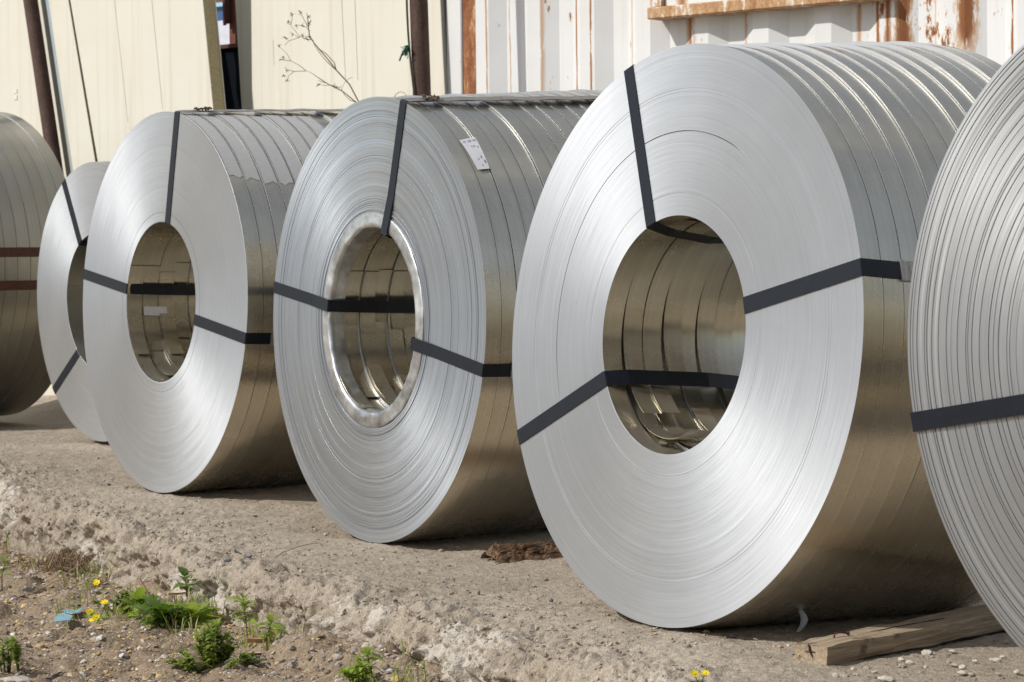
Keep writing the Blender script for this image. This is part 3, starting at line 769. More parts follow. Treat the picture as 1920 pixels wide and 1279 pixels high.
    def tails(s, start, jitter, span, lift, mats, which=None, tip=.0, under=False):
        """loose inner ends of the strips lying in the bore"""
        g = s.g
        for k, (o, x, off, Rk, rk) in enumerate(s.rings):
            if which is not None and k not in which: continue
            a0 = start + g.uniform(-jitter, jitter); sp = span * g.uniform(.7, 1.2); lf = lift * g.uniform(.3, 1.2)
            w = s.pitch - .003; V = []; F = []; n = 26; sk = g.uniform(-.006, .012)
            for i in range(n + 1):
                f = i / n; a = a0 + sp * f; r = rk - .0022 - lf * f ** 2.2 - (tip * f ** 6)
                for (xx, dr) in ((.0015, 0), (.0015 + w, 0), (.0015 + w, -.0009), (.0015, -.0009)):
                    V.append((xx + sk * f, -(r + dr) * math.cos(a), (r + dr) * math.sin(a)))
            for i in range(n):
                for q in range(4): F.append([4 * i + q, 4 * i + (q + 1) % 4, 4 * i + 4 + (q + 1) % 4, 4 * i + 4 + q])
            F += [[0, 1, 2, 3], [4 * n + q for q in (3, 2, 1, 0)]]
            link('strip_tail', mesh('strip_tail', V, F), mats, o, smooth=True, ang=35)

def smooth_front(ri, R, n, seed, amp, grooves=(), ramp=0.):
    """radius / axial offset list of a wound face"""
    g = random.Random(seed); rr = np.linspace(ri + .0003, R - .0003, n); xs = np.zeros(n)
    f = rr * 1.0
    xs += amp * (vnoise(f * 22, 3.3, seed) + .6 * vnoise(f * 75, 1.3, seed + 1) + .4 * vnoise(f * 240, 2.3, seed + 2))
    out = list(zip(rr.tolist(), xs.tolist()))
    for (r, w, d) in grooves:
        out = [q for q in out if abs(q[0] - r) > w * .9]
        x = float(np.interp(r, rr, xs)); out += [(r - w * .5, x), (r - w * .35, x + d), (r + w * .35, x + d), (r + w * .5, x)]
    return sorted(out)

# --- big matt bundle
YA = .57384
frA = smooth_front(.253, .6162, 150, 3, .00012, [(.4325, .0021, .006), (.515, .003, .0006), (.522, .003, .0006), (.300, .003, .0005)])
def fxA(r, ph):                                     # the open seam shows only over the upper left of the face; elsewhere it is closed
    k = np.clip((ph - 1.0) / .25, 0, 1) * np.clip((3.55 - ph) / .4, 0, 1)
    return np.where(np.abs(r - .4325) < .0009, -.006 * (1 - k), 0.)
A = Bundle('largest matt grey coil bundle, thin dark arc on its face, seal on its right strap', .337, 5.4456, YA, -.0822, .6162, .253, -.033, 13, .053, M['faceA'], M['body'], .0032, .0037, .0046, frA, fxA, 11)
A.strap(A.face(1221, 418), A.face(1181, 137), M['strap'], .0335, in_lift=.03)
A.strap(A.face(1396, 573), A.face(1617, 500), M['strap'], .0345, seal=(.098, .150))
A.strap(A.face(1131, 713), A.face(974, 820), M['strap'], .0345, in_lift=.034)
A.tails(R_(100), .10, 2.3, .020, M['body'], which=range(1, 13))
A.tails(R_(215), .30, 1.0, .030, M['body'], which=range(1, 12))
# curled tongue at the foot of the bore
def tongue(B, k, a, ln, wd, rise):
    o, x, off, Rk, rk = B.rings[k]; V = []; n = 14
    for i in range(n + 1):
        f = i / n; aa = a + .0 * f; ctr = Vector((.004 + ln * f * .9, -(rk - .004 - rise * math.sin(f * 1.6)) * math.cos(aa), (rk - .004 - rise * math.sin(f * 1.6)) * math.sin(aa)))
        wv = Vector((.25, math.sin(aa), math.cos(aa))).normalized() * wd * math.sqrt(max(.02, 1 - (2 * f - 1) ** 4)) / 2
        V += [ctr - wv, ctr, ctr + wv]
    m = len(V); nn = Vector((0, math.cos(a), -math.sin(a))) * .001; V += [v + nn for v in V]
    F = []
    for i in range(n):
        for q in (0, 1): F += [[3 * i + q, 3 * i + q + 1, 3 * i + q + 4, 3 * i + q + 3], [m + 3 * i + q + 3, m + 3 * i + q + 4, m + 3 * i + q + 1, m + 3 * i + q]]
    link('curled_tongue', mesh('curled_tongue', V, F), M['body'], o, smooth=True)
tongue(A, 1, R_(248), .16, .03, .030)

# --- middle bundle with crumpled liner ring
rng = np.random.default_rng(4)
def frontB():
    ri, R = .256, .6118; r = ri + .0012; out = []; lev = 0.
    segs = [(.322, .0034, .0035, .9), (.34, .005, .002, .5), (.433, .016, .0007, .12), (.452, .005, .0015, .6), (.53, .009, .0009, .35), (.575, .005, .0012, .5), (.6106, .012, .0005, .2)]
    for (rend, step, amp, dk) in segs:
        while r < rend:
            d = step * rng.uniform(.6, 1.5); r1 = min(r + d, rend); tgt = rng.uniform(-.5, .5) * amp
            out += [(r + .00005, tgt), (r1 - .00075, tgt + rng.uniform(-.00008, .00008))]
            if rng.random() < dk: out += [(r1 - .0006, tgt + .0035), (r1 - .00005, tgt + .0035)]
            else: out += [(r1 - .00005, tgt)]
            r = r1
    return sorted(out)
B = Bundle('middle coil bundle with stepped shiny windings, crumpled inner ring and a paper label', -.3849, 7.0803, .5487, -.0236, .6118, .256, -.0295, 15, .0485, M['faceB'], M['body'], .0017, .0021, .0029, frontB(), None, 12)
B.strap(B.face(726, 432), B.face(757, 192), M['strap'], .034, lift=.004, rim=(-.0105, .2465))
B.strap(B.face(613, 571), B.face(514, 538), M['strap'], .034, rim=(-.0105, .2465))
B.strap(B.face(779, 645), B.face(911, 697), M['strap'], .034, seal=(.082, .115), rim=(-.0105, .2465))
B.tails(R_(150), .02, 1.7, .004, M['body']); B.tails(R_(165), .05, .4, .006, M['body'], which=range(1, 15)); B.tails(R_(205), .2, 1.3, .022, M['body'], which=range(2, 12))
# weathered flat strip along the top with a crumpled seal
def top_strip(B, e, x0, x1, wd, mat, name, lift=.009):
    e = Vector(e).normalized(); t = Vector((-e.y, e.x)); ho = hull(B.bound(e, True), 1); V = []; n = 30
    for i in range(n + 1):
        x = x0 + (x1 - x0) * i / n; r = float(np.interp(x, [q[0] for q in ho], [q[1] for q in ho])) + lift + .0012 * math.sin(i * 1.1)
        for (tt, dr) in ((-1, 0), (1, 0), (1, .0015), (-1, .0015)):
            q = e * (r + dr) + t * (tt * wd / 2); V.append((x, -q.x, B.R + q.y))
    F = [[4 * i + k, 4 * i + (k + 1) % 4, 4 * i + 4 + (k + 1) % 4, 4 * i + 4 + k] for i in range(n) for k in range(4)] + [[3, 2, 1, 0], [4 * n + k for k in range(4)]]
    o = link(name, mesh(name, V, F), mat, B.root, smooth=False); return o, e, t, ho
def crumple(B, e, t, ho, x0, x1, wd, parent, seed):
    g = random.Random(seed); V = []; nx, ny = 9, 5
    for i in range(nx + 1):
        x = x0 + (x1 - x0) * i / nx; r = float(np.interp(x, [q[0] for q in ho], [q[1] for q in ho])) + .014
        for j in range(ny + 1):
            tt = (j / ny - .5) * wd * g.uniform(.9, 1.2); q = e * (r + g.uniform(-.005, .007)) + t * tt; V.append((x + g.uniform(-.003, .003), -q.x, B.R + q.y))
    k = ny + 1; F = [[i * k + j, i * k + j + 1, (i + 1) * k + j + 1, (i + 1) * k + j] for i in range(nx) for j in range(ny)]
    link('crumpled_seal', mesh('crumpled_seal', V, F), plain('old_seal', (.14, .10, .07), .6, .3, .4, 90.), parent, smooth=False)
eB = B.face(762, 190); oB, e_, t_, h_ = top_strip(B, eB, .0, .727, .036, M['strap_grey'], 'strap_cover'); crumple(B, e_, t_, h_, .045, .10, .036, oB, 3)
# paper label on the first two strips
def paper_label(B, tl, tr, br, bl):
    q = [B.cyl(*c, R=B.R + .002) for c in (tl, tr, br, bl)]
    V = []; n = 10
    for i in range(n + 1):
        f = i / n
        for j in range(5):
            h = j / 4
            x = (q[0][0] * (1 - h) + q[1][0] * h) * (1 - f) + (q[3][0] * (1 - h) + q[2][0] * h) * f
            b = (q[0][1] * (1 - h) + q[1][1] * h) * (1 - f) + (q[3][1] * (1 - h) + q[2][1] * h) * f
            V.append((x, b))
    def m3(x, b, lift=.004):
        r = B.R + lift; return (x, -r * math.cos(b), B.R + r * math.sin(b))
    VV = [m3(x, b) for x, b in V]; F = [[i * 5 + j, i * 5 + j + 1, i * 5 + j + 6, i * 5 + j + 5] for i in range(n) for j in range(4)]
    m = len(VV); VV += [m3(x, b, .0036) for x, b in V]; F += [[a + m for a in f][::-1] for f in F]
    lab = link('paper_label', mesh('paper_label', VV, F), M['paper'], B.root, smooth=True)
    def bil(h, f, lift=.0044):
        x = (q[0][0] * (1 - h) + q[1][0] * h) * (1 - f) + (q[3][0] * (1 - h) + q[2][0] * h) * f
        b = (q[0][1] * (1 - h) + q[1][1] * h) * (1 - f) + (q[3][1] * (1 - h) + q[2][1] * h) * f
        return m3(x, b, lift)
    def text(txt, h0, f0, hh, asp, mat):
        """text runs down the label (f), its letters stand towards the right edge (h)"""
        cu = bpy.data.curves.new('lettering', 'FONT'); cu.body = txt; cu.size = 1.; cu.resolution_u = 2
        to = bpy.data.objects.new('lettering', cu); C.objects.link(to); dg = bpy.context.evaluated_depsgraph_get(); dg.update()
        me = bpy.data.meshes.new_from_object(to.evaluated_get(dg)); bpy.data.objects.remove(to)
        for v in me.vertices:
            x, y = v.co.x, v.co.y; v.co = bil(h0 + y * hh, f0 + x * asp)
        me.materials.clear()
        link('lettering', me, mat, lab, smooth=None)
    text('19', .70, .06, .34, .075, M['ink']); text('0.6', .42, .06, .34, .065, M['ink']); text('SD', .12, .06, .24, .06, M['inkblue'])
    text('0811', .58, .26, .17, .035, M['ink']); text('1211 T', .42, .24, .15, .035, M['ink']); text('0001', .78, .30, .16, .035, M['ink']); text(': : : .', .2, .22, .15, .07, M['ink'])
    text('1980', .66, .60, .18, .045, M['ink']); text('SIZE', .42, .66, .14, .035, M['ink']); text('BBBBB', .80, .74, .18, .035, M['ink']); text('KG', .5, .86, .16, .04, M['ink'])
paper_label(B, (861, 264), (890, 258), (918, 317), (895, 319))
# crumpled zinc liner ring in the bore mouth
def liner(B):
    ph = np.linspace(0, 2 * np.pi, 160, endpoint=False); prof = [(.045, .2505), (.02, .2500), (.006, .2492), (.0005, .2500), (-.0030, .2530), (-.0042, .2570), (-.0040, .2640), (-.0036, .2720), (-.0034, .2800), (-.0030, .2875), (-.0024, .2915), (-.0004, .2925), (.0010, .2915), (.0005, .2700), (.006, .2535), (.02, .2520), (.045, .2520)]
    V = []
    for p in ph:
        for k, (x, r) in enumerate(prof):
            fl = 1. if 2 <= k <= 13 else .35
            nz = float(fbm(np.cos(p) * 4, np.sin(p) * 4, k * .35, 3, 9)); ov = .006 * math.cos(2 * (p - 1.9)) + .004 * math.cos(3 * p + 1)
            rr = r + fl * (.0020 * nz + .35 * ov) + .004 * max(0, -math.sin(p)) * fl; V.append((x + fl * .0016 * float(fbm(np.cos(p) * 9 + 9, np.sin(p) * 9, k * .5, 3, 19)), -rr * math.cos(p), rr * math.sin(p)))
    k = len(prof); n = len(ph); F = [[i * k + j, i * k + (j + 1), ((i + 1) % n) * k + j + 1, ((i + 1) % n) * k + j] for i in range(n) for j in range(k - 1)]
    o = link('liner_ring', mesh('liner_ring', V, F), M['galv'], B.root, (0, 0, B.R), True); o['label'] = 'crumpled bright zinc ring lining the bore mouth'
liner(B)

# --- third bundle
frC = smooth_front(.2544, .6043, 130, 8, .00016, [(.285, .0016, .002)])
Cc = Bundle('silver coil bundle with tape patches on its upper strips and a tag in its bore', -1.1157, 8.1781, .57662, -.0299, .6043, .2544, .0147, 13, .055, M['faceC'], M['body'], .0017, .0021, .0029, frC, None, 13)
Cc.strap(Cc.face(315, 415), Cc.face(333, 211), M['strap'], .034, lift=.004)
Cc.strap(Cc.face(237, 541), Cc.face(159, 514), M['strap'], .034)
Cc.strap(Cc.face(365, 599), Cc.face(464, 636), M['strap'], .034, seal=(.082, .115))
Cc.tails(R_(155), .06, 1.3, .006, M['body']); Cc.tails(R_(225), .3, .9, .025, M['body'], which=range(1, 11))
eC = Cc.face(338, 209); oC, e_, t_, h_ = top_strip(Cc, eC, .0, .71, .034, M['strap_grey'], 'strap_cover', .007); crumple(Cc, e_, t_, h_, .05, .11, .03, oC, 5)
for k in range(8):
    b0 = R_(76) - .01 * k; b1 = R_(40 - 1.2 * k) - .02 * rnd.random()
    Cc.patch(k * .055 + .004, k * .055 + .05, b0, b1, 'tape', M['tape'], .0006, n=14, rag=.012)
def bore_tag(B, px, w, h):
    # paper tag stuck on the left wall of the bore
    o, x, off, Rk, rk = B.rings[1]; a = R_(187); V = []
    for i in range(5):
        aa = a + (i / 4 - .5) * h / rk
        for j in range(3): V.append((.004 + w * j / 2, -(rk - .006 - .004 * (j == 0)) * math.cos(aa), (rk - .006) * math.sin(aa)))
    F = [[3 * i + j, 3 * i + j + 1, 3 * i + j + 4, 3 * i + j + 3] for i in range(4) for j in range(2)]
    m = len(V); V += [(v[0], v[1] * .997, v[2] * .997) for v in V]; F += [[q + m for q in f][::-1] for f in F]
    link('bore_tag', mesh('bore_tag', V, F), M['paper'], B.root, (B.pitch, off.y, B.R + off.z), True)
bore_tag(Cc, None, .085, .03)

# --- small bundle behind the third one
frD = smooth_front(.2561, .5246, 90, 15, .00016)
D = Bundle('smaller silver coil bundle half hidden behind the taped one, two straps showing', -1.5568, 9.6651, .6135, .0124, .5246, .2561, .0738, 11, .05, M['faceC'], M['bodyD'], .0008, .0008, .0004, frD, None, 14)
D.strap(D.face(150, 452), D.face(119, 337), M['strap'], .034); D.strap(D.face(153, 645), D.face(104, 727), M['strap'], .034)
D.tails(R_(170), .1, 1.2, .008, M['bodyD'])

# --- ridged bundle cut by the right edge
def frontE():
    ri, R = .254, .6011; r = ri + .0012; out = []
    while r < R - .0015:
        k = (r - ri) / (R - ri); d = rng.uniform(.003, .0105) if k > .75 or .45 < k < .6 else rng.uniform(.004, .020)
        r1 = min(r + d, R - .0012); lv = rng.uniform(-.0002, .0002) + .0006 * math.sin(r * 40)
        gap = rng.uniform(.0011, .0022); r2 = max(r + .0006, r1 - gap)
        out += [(r, lv + .0001), (r + .3 * (r2 - r), lv), (r2, lv + .0001)]
        if rng.random() < .66 and r1 < R - .002: out += [(r2 + .0001, lv + .014), (r1 - .0001, lv + .014)]
        r = r1
    return sorted(out)
E_ = Bundle('coil bundle with deep ridged windings cut off by the right edge of the picture', 1.0321, 4.0266, .5955, .0305, .6011, .254, -.0259, 13, .053, M['faceE'], M['body'], .001, .0010, .0020, frontE(), None, 15)
fo = E_.face(1716, 791); fi = E_.face(2050, 735); fi = (Vector(fo) + (Vector(fi) - Vector(fo)).normalized() * .36)
fi = fi.normalized() * .254
E_.strap(tuple(fi), fo, M['strap'], .034, face_lift=.006); E_.strap((.0, .254), (.05, .60), M['strap'], .034, face_lift=.006)

# --- dull bundle at the left edge : only its rear barrel is in view
ayF = R_(42); RF = .665
cenB = EYE + ray(-4, 496) * 11.3
cf = cenB - Vector((math.cos(ayF), math.sin(ayF), 0)) * .72
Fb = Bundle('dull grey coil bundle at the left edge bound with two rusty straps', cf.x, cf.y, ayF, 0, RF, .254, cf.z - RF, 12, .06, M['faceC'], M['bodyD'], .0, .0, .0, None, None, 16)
for (px, py) in ((40, 473), (40, 535)):
    try:
        x, b = Fb.cyl(px, py); e = (math.cos(b), math.sin(b))
    except Exception: e = (1, 0)
    Fb.strap((e[0] * .254, e[1] * .254), (e[0] * RF, e[1] * RF), M['strap_rust'], .040, label='rusty red brown strap')

# ------------------------------------------------------------------ stones, gravel
def stone_verts(g, r, flat=.6, sub=1):
    b = bmesh.new(); bmesh.ops.create_icosphere(b, subdivisions=sub, radius=1)
    sx, sy, sz = r * g.uniform(.8, 1.4), r * g.uniform(.7, 1.1), r * g.uniform(.5, 1) * flat
    ro = Matrix.Rotation(g.uniform(0, 6.28), 3, 'Z')
    V = [ro @ Vector((v.co.x * sx * g.uniform(.72, 1.15), v.co.y * sy * g.uniform(.72, 1.15), v.co.z * sz * g.uniform(.7, 1.2))) for v in b.verts]
    F = [[v.index for v in f.verts] for f in b.faces]; b.free(); return V, F
TPL = []
_g = random.Random(99)
for _ in range(40): TPL.append(stone_verts(_g, 1., .75, 1))
TPL2 = []
for _ in range(30):
    V, F = stone_verts(_g, 1., .3, 1); TPL2.append((V, F))
def scatter(name, items, mat):
    VV = []; FF = []; CC = []; b = 0; cache = {}
    for (p, r, tpl, col, tilt) in items:
        k = id(tpl)
        if k not in cache: cache[k] = (np.array([tuple(v) for v in tpl[0]]), np.array(tpl[1]))
        V, F = cache[k]; W = V @ np.array(tilt).T * r + np.array(p)
        VV.append(W); FF.append(F + b); CC.append(np.tile(np.array([*col, 1.], np.float32), (len(V), 1))); b += len(V)
    VV = np.concatenate(VV).astype(np.float32); FF = np.concatenate(FF).astype(np.int32); CC = np.concatenate(CC)
    me = bpy.data.meshes.new(name); me.vertices.add(len(VV)); me.vertices.foreach_set('co', VV.ravel())
    me.loops.add(FF.size); me.loops.foreach_set('vertex_index', FF.ravel()); me.polygons.add(len(FF)); me.polygons.foreach_set('loop_start', np.arange(0, FF.size, 3, dtype=np.int32)); me.update(calc_edges=True)
    a = me.attributes.new('tint', 'FLOAT_COLOR', 'POINT'); a.data.foreach_set('color', CC.ravel())
    return link(name, me, mat, smooth=False)
M['stone'] = attr_mat('stone_tinted', .9, 80., .25, .002)
def rot(g, k): return Matrix.Rotation(g.uniform(-k, k), 3, 'X') @ Matrix.Rotation(g.uniform(-k, k), 3, 'Y') @ Matrix.Rotation(g.uniform(0, 6.28), 3, 'Z')
def gravel():
    g = random.Random(21)
    SC = [(.36, .30, .23), (.33, .27, .20), (.20, .195, .19), (.42, .36, .29), (.30, .24, .18), (.36, .31, .25), (.40, .34, .27)]
    it = []
    for _ in range(6000):
        s = g.uniform(-3.0, 3.2); e = float(te(s)); t = e + .02 + abs(g.gauss(0, .32))
        if t > e + 1.3: continue
        r = .0012 + .0035 * g.random() ** 4 if g.random() > .05 else g.uniform(.004, .008)
        it.append((st(s, t, gz1(s, t) + r * .1 - .006 * math.exp(-((t - e) / .16) ** 2)), r, g.choice(TPL), g.choice(SC), rot(g, .5)))
    V3, Sg, dtg, dzg = SLABV
    for _ in range(4200):                                # aggregate standing out of the broken front of the slab
        i = g.randrange(30, V3.shape[0] - 30); k = g.randrange(16, 80)
        if abs(Sg[i, k]) > 3.4: continue
        r = .002 + .006 * g.random() ** 4
        it.append((Vector(V3[i, k]), r, g.choice(TPL), g.choice(SC), rot(g, 3.)))
    o = scatter('gravel', it, M['stone']); tag(o, kind='stuff', label='fine grit and small stones strewn on the concrete slab', cat='gravel')
    it = []
    DC = [(.45, .31, .15), (.55, .42, .22), (.38, .30, .22), (.50, .45, .38), (.28, .23, .18), (.20, .16, .12), (.48, .35, .18), (.56, .53, .48)]
    for _ in range(30000):
        s = g.uniform(-3.0, 1.7); d = g.random() ** 1.3 * 1.35; t = float(te(s)) - .01 - d
        r = .0025 + .0055 * g.random() ** 3 if g.random() > .04 else g.uniform(.007, .014)
        if 0.75 < s < 1.65 and d < .3 and g.random() < .6: it.append((st(s, t, dz1q(s, t) + .001), r * 1.1, g.choice(TPL), g.choice([(.33, .285, .23), (.38, .33, .27), (.27, .23, .185)]), rot(g, .8))); continue
        fl = g.random() < .55
        it.append((st(s, t, dz1q(s, t) + r * .15), r, g.choice(TPL2 if fl else TPL), g.choice(DC), rot(g, .7 if fl else .5)))
    o = scatter('wood_chips', it, M['stone']); tag(o, kind='stuff', label='tan wood chips and small stones littering the dirt', cat='debris')
gravel()

def single_stone(px, py, size, col, where='slab', flat=.75, label=None, group=None, name='stone', cat='stone', sub=2):
    g = random.Random(int(px * 7 + py)); p = slab_at(px, py) if where == 'slab' else dirt_at(px, py)
    V, F = stone_verts(g, size, flat, sub)
    me = mesh(name, V, F); a = me.attributes.new('tint', 'FLOAT_COLOR', 'POINT'); a.data.foreach_set('color', np.array([(*col, 1)] * len(V), np.float32).ravel())
    o = link(name, me, M['stone'], loc=p + ZX * (size * flat * .35), smooth=False); tag(o, label, cat, group); return o
pal = (.50, .46, .39); gry = (.36, .31, .25)
for (x, y, s_, c) in [(1567, 1268, .0075, pal), (1605, 1266, .0065, gry), (1661, 1276, .0125, pal), (1640, 1262, .006, pal), (1625, 1255, .007, gry), (1600, 1256, .006, pal), (1692, 1250, .009, gry), (1706, 1244, .0075, pal), (1739, 1227, .011, pal), (1748, 1233, .006, gry), (1785, 1222, .007, pal), (1779, 1243, .006, gry), (1791, 1249, .009, gry), (1805, 1253, .009, pal), (1803, 1264, .010, pal), (1822, 1266, .0075, gry), (1828, 1241, .006, pal), (1868, 1240, .011, pal), (1880, 1233, .006, pal), (1907, 1262, .007, pal), (1872, 1265, .0065, gry), (1736, 1252, .005, pal), (1479, 1212, .007, pal), (1463, 1214, .005, gry), (1690, 1238, .006, pal), (1725, 1262, .005, gry)]:
    single_stone(x, y, s_, c, 'slab', label={1661: 'largest pale stone by the plank, at the very bottom edge', 1739: 'pale stone on the edge of the plank shadow, midway along the plank', 1868: 'pointed pale stone nearest the ridged coil at right', 1479: 'pale stone touching the left corner of the plank end', 1567: 'pale stone below the split end of the plank', 1803: 'pale stone in front of two grey ones right of the plank'}.get(x, 'small stone scattered on the slab beside the wooden plank'), group='small stones beside the plank')
for (x, y, lab) in [(426, 1052, 'blue grey pebble set in the slab top beside the arched dry stem'), (467, 1044, 'grey pebble in the slab top just behind the arched dry stem')]:
    single_stone(x, y, .010, (.22, .225, .23), 'slab', label=lab)
single_stone(66, 1036, .055, (.46, .39, .30), 'dirt', .55, 'pale broken concrete chunk against the foot of the slab at left', cat='rubble', name='concrete_chunk')
single_stone(66, 1077, .026, (.50, .45, .38), 'dirt', .6, 'small pale rock below the concrete chunk in the dirt', cat='rock', name='rock')
single_stone(28, 1283, .05, (.44, .39, .32), 'dirt', .4, 'flat grey stone at the bottom left corner', cat='rock', name='rock')
single_stone(185, 1204, .022, (.36, .30, .24), 'dirt', .5, 'brownish stone in the dirt below the yellow flowers', cat='rock', name='rock')
single_stone(350, 1247, .02, (.24, .22, .20), 'dirt', .6, 'dark grey stone in the dirt left of the feathery weed', cat='rock', name='rock')

# ------------------------------------------------------------------ wood
def wood_mat(name, c0, c1, sc=(7, 150, 150), bump=.002):
    m, n, l, p = newmat(name); T = NT(m); ob = T.obj()
    g1 = T.noise(T.scale(ob, sc), 1., 5., .65, 1.2); g2 = T.noise(ob, 14., 4., .6)
    c = T.mix(T.lin(g1, .35, .65, 0, 1), c0, c1); c = T.mix(T.ramp(g2, .58, .72, 0, .7), c, (.05, .03, .02))
    l.new(c, p.inputs['Base Color']); p.inputs['Roughness'].default_value = .85; l.new(T.bump(g1, .7, bump), p.inputs['Normal']); return m
M['plank'] = wood_mat('plank_wood', (.19, .135, .085), (.45, .355, .245)); M['bark'] = wood_mat('rotten_wood', (.035, .018, .009), (.27, .155, .08), (50, 190, 190), .004)
def plank():
    a = slab_at(1552, 1252); b = slab_at(1880, 1187); d = (b - a); d.z = 0; d.normalize(); n = Vector((-d.y, d.x, 0))      # n points back-left
    c = slab_at(1488, 1241); wd = max(.05, min(.11, (c - a).dot(n)))
    h = .037; L = 1.0; z = (a.z + b.z) / 2
    mat = Matrix.Translation(Vector((a.x, a.y, a.z + .002))) @ Matrix((d, n, ZX)).transposed().to_4x4()
    sk = (c - a).dot(d)
    root = empty('wooden_plank', mat=mat); tag(root, 'weathered wooden plank with split end and bent nail lying between two coils', 'plank')
    g = random.Random(8); nx = 60; V = []; sec = 20
    def cs(k):                                          # rounded rectangle
        q = k / sec * 4; e = int(q) % 4; f = q - int(q); r = [(0, 0), (1, 0), (1, 1), (0, 1), (0, 0)]
        return (r[e][0] + (r[e + 1][0] - r[e][0]) * f, r[e][1] + (r[e + 1][1] - r[e][1]) * f)
    for i in range(nx + 1):
        f = i / nx; x = L * f
        for k in range(sec):
            y, zz = cs(k); rr = .0022 * float(fbm(x * 12, y * 3 + 7 * zz, 1.3, 3, 71))
            cy = .5 + (y - .5) * (.985 if zz not in (0, 1) else .96)
            endskew = sk * y * (1 - f)
            zt = zz * h * (1 - (.09 if x < .05 else 0) * (y > .8)) + rr
            V.append((x + endskew + (0.004 * float(vnoise(y * 9, zz * 9, 3, 5)) if i == 0 else 0), cy * wd + rr, zt))
    F = [[i * sec + k, i * sec + (k + 1) % sec, (i + 1) * sec + (k + 1) % sec, (i + 1) * sec + k] for i in range(nx) for k in range(sec)]
    F = [f[::-1] for f in F]; F += [list(range(sec)), [nx * sec + k for k in range(sec)][::-1]]
    link('timber', mesh('timber', V, F), M['plank'], root, smooth=True, ang=45)
    dk = plain('crack_dark', (.02, .013, .008), .95)
    def crack(pts, r, nm='crack'):
        b_ = MB(); b_.tube(pts, r, 5); b_.build(nm, dk, root)
    ex = lambda y: sk * y / wd - .0006
    crack([(ex(wd * .55), wd * .55, h * .98), (ex(wd * .5), wd * .50, h * .6), (ex(wd * .42), wd * .42, h * .3)], [.0016, .0022, .0007])
    crack([(ex(wd * .66), wd * .66, h * .55), (ex(wd * .52), wd * .52, h * .66), (ex(wd * .36), wd * .36, h * .62)], [.0006, .0014, .0006])
    crack([(ex(wd * .8), wd * .8, h * .35), (ex(wd * .88), wd * .88, h * .1)], [.001, .0006])
    crack([(ex(wd * .25), wd * .25, h * .3), (ex(wd * .2), wd * .2, h * .05)], [.0008, .0005])
    crack([(.16, wd * .5, h + .0005), (.3, wd * .55, h + .0008), (.46, wd * .5, h + .0005)], .0009)
    b_ = MB(); b_.tube([(.10, wd * .62, h), (.103, wd * .62, h + .008), (.115, wd * .60, h + .010), (.138, wd * .55, h + .006)], .0018, 7); b_.tube([(.136, wd * .555, h + .006), (.139, wd * .548, h + .006)], .004, 8)
    b_.build('nail', plain('nail_rust', (.09, .035, .015), .7, .3), root, smooth=True)
plank()
def bark():
    p = slab_at(1000, 1052); q = slab_at(930, 1056); d = (slab_at(1060, 1043) - q); d.z = 0; d.normalize(); n = Vector((-d.y, d.x, 0))
    L = .24; W = .10; H = .036; nx, ny = 80, 30; V = []
    for i in range(nx + 1):
        for j in range(ny + 1):
            x = i / nx; y = j / ny; pr = max(0, 1 - abs(2 * y - 1) ** 3) * min(1, .45 + 9 * x) * min(1, 6 * (1 - x) + .2)
            end = .012 * vnoise(y * 6, 2.2, 0, 3) * (1 if i == 0 else 0)
            hz = H * pr * (.75 + .35 * float(fbm(x * 9, y * 5, 0, 2, 3))) + .005 * float(fbm(x * 34, y * 16, 0, 3, 8)) * (pr > 0) * (1 - abs(2 * y - 1) ** 4)
            V.append(((x * L) + float(end), y * W + .006 * float(vnoise(x * 14, 1.1, 0, 31)) * (1 if y > .5 else -1), max(0, hz)))
    k = ny + 1; F = [[i * k + j, (i + 1) * k + j, (i + 1) * k + j + 1, i * k + j + 1] for i in range(nx) for j in range(ny)]
    mat = Matrix.Translation(Vector((q.x, q.y, q.z + .001))) @ Matrix((d, n, ZX)).transposed().to_4x4()
    root = empty('rotten_wood', mat=mat); tag(root, 'flaky brown piece of rotten wood lying between the middle and largest coils', 'wood piece')
    link('wood_body', mesh('wood_body', V, F), M['bark'], root, smooth=False)
    g = random.Random(4); b = MB()
    for _ in range(260):
        x, y = g.uniform(.01, L * .97), g.uniform(.006, W * .94); yy = abs(2 * y / W - 1) ** 3; z = H * (1 - yy) * .95
        l_ = g.uniform(.012, .034); a = g.uniform(-.25, .25); dx, dy = math.cos(a) * l_, math.sin(a) * l_; w = g.uniform(.0015, .004); up = g.uniform(0, .007)
        b.add([(x, y - w, z - .003), (x, y + w, z - .003), (x + dx, y + dy + w * .4, z + up + .002), (x + dx, y + dy - w * .4, z + up), (x, y, z + .003), (x + dx * .9, y + dy, z + up + .002)], [[0, 1, 2, 3], [0, 3, 5, 4], [1, 4, 5, 2]])
    b.build('splinters', M['bark'], root)['kind'] = 'stuff'
bark()
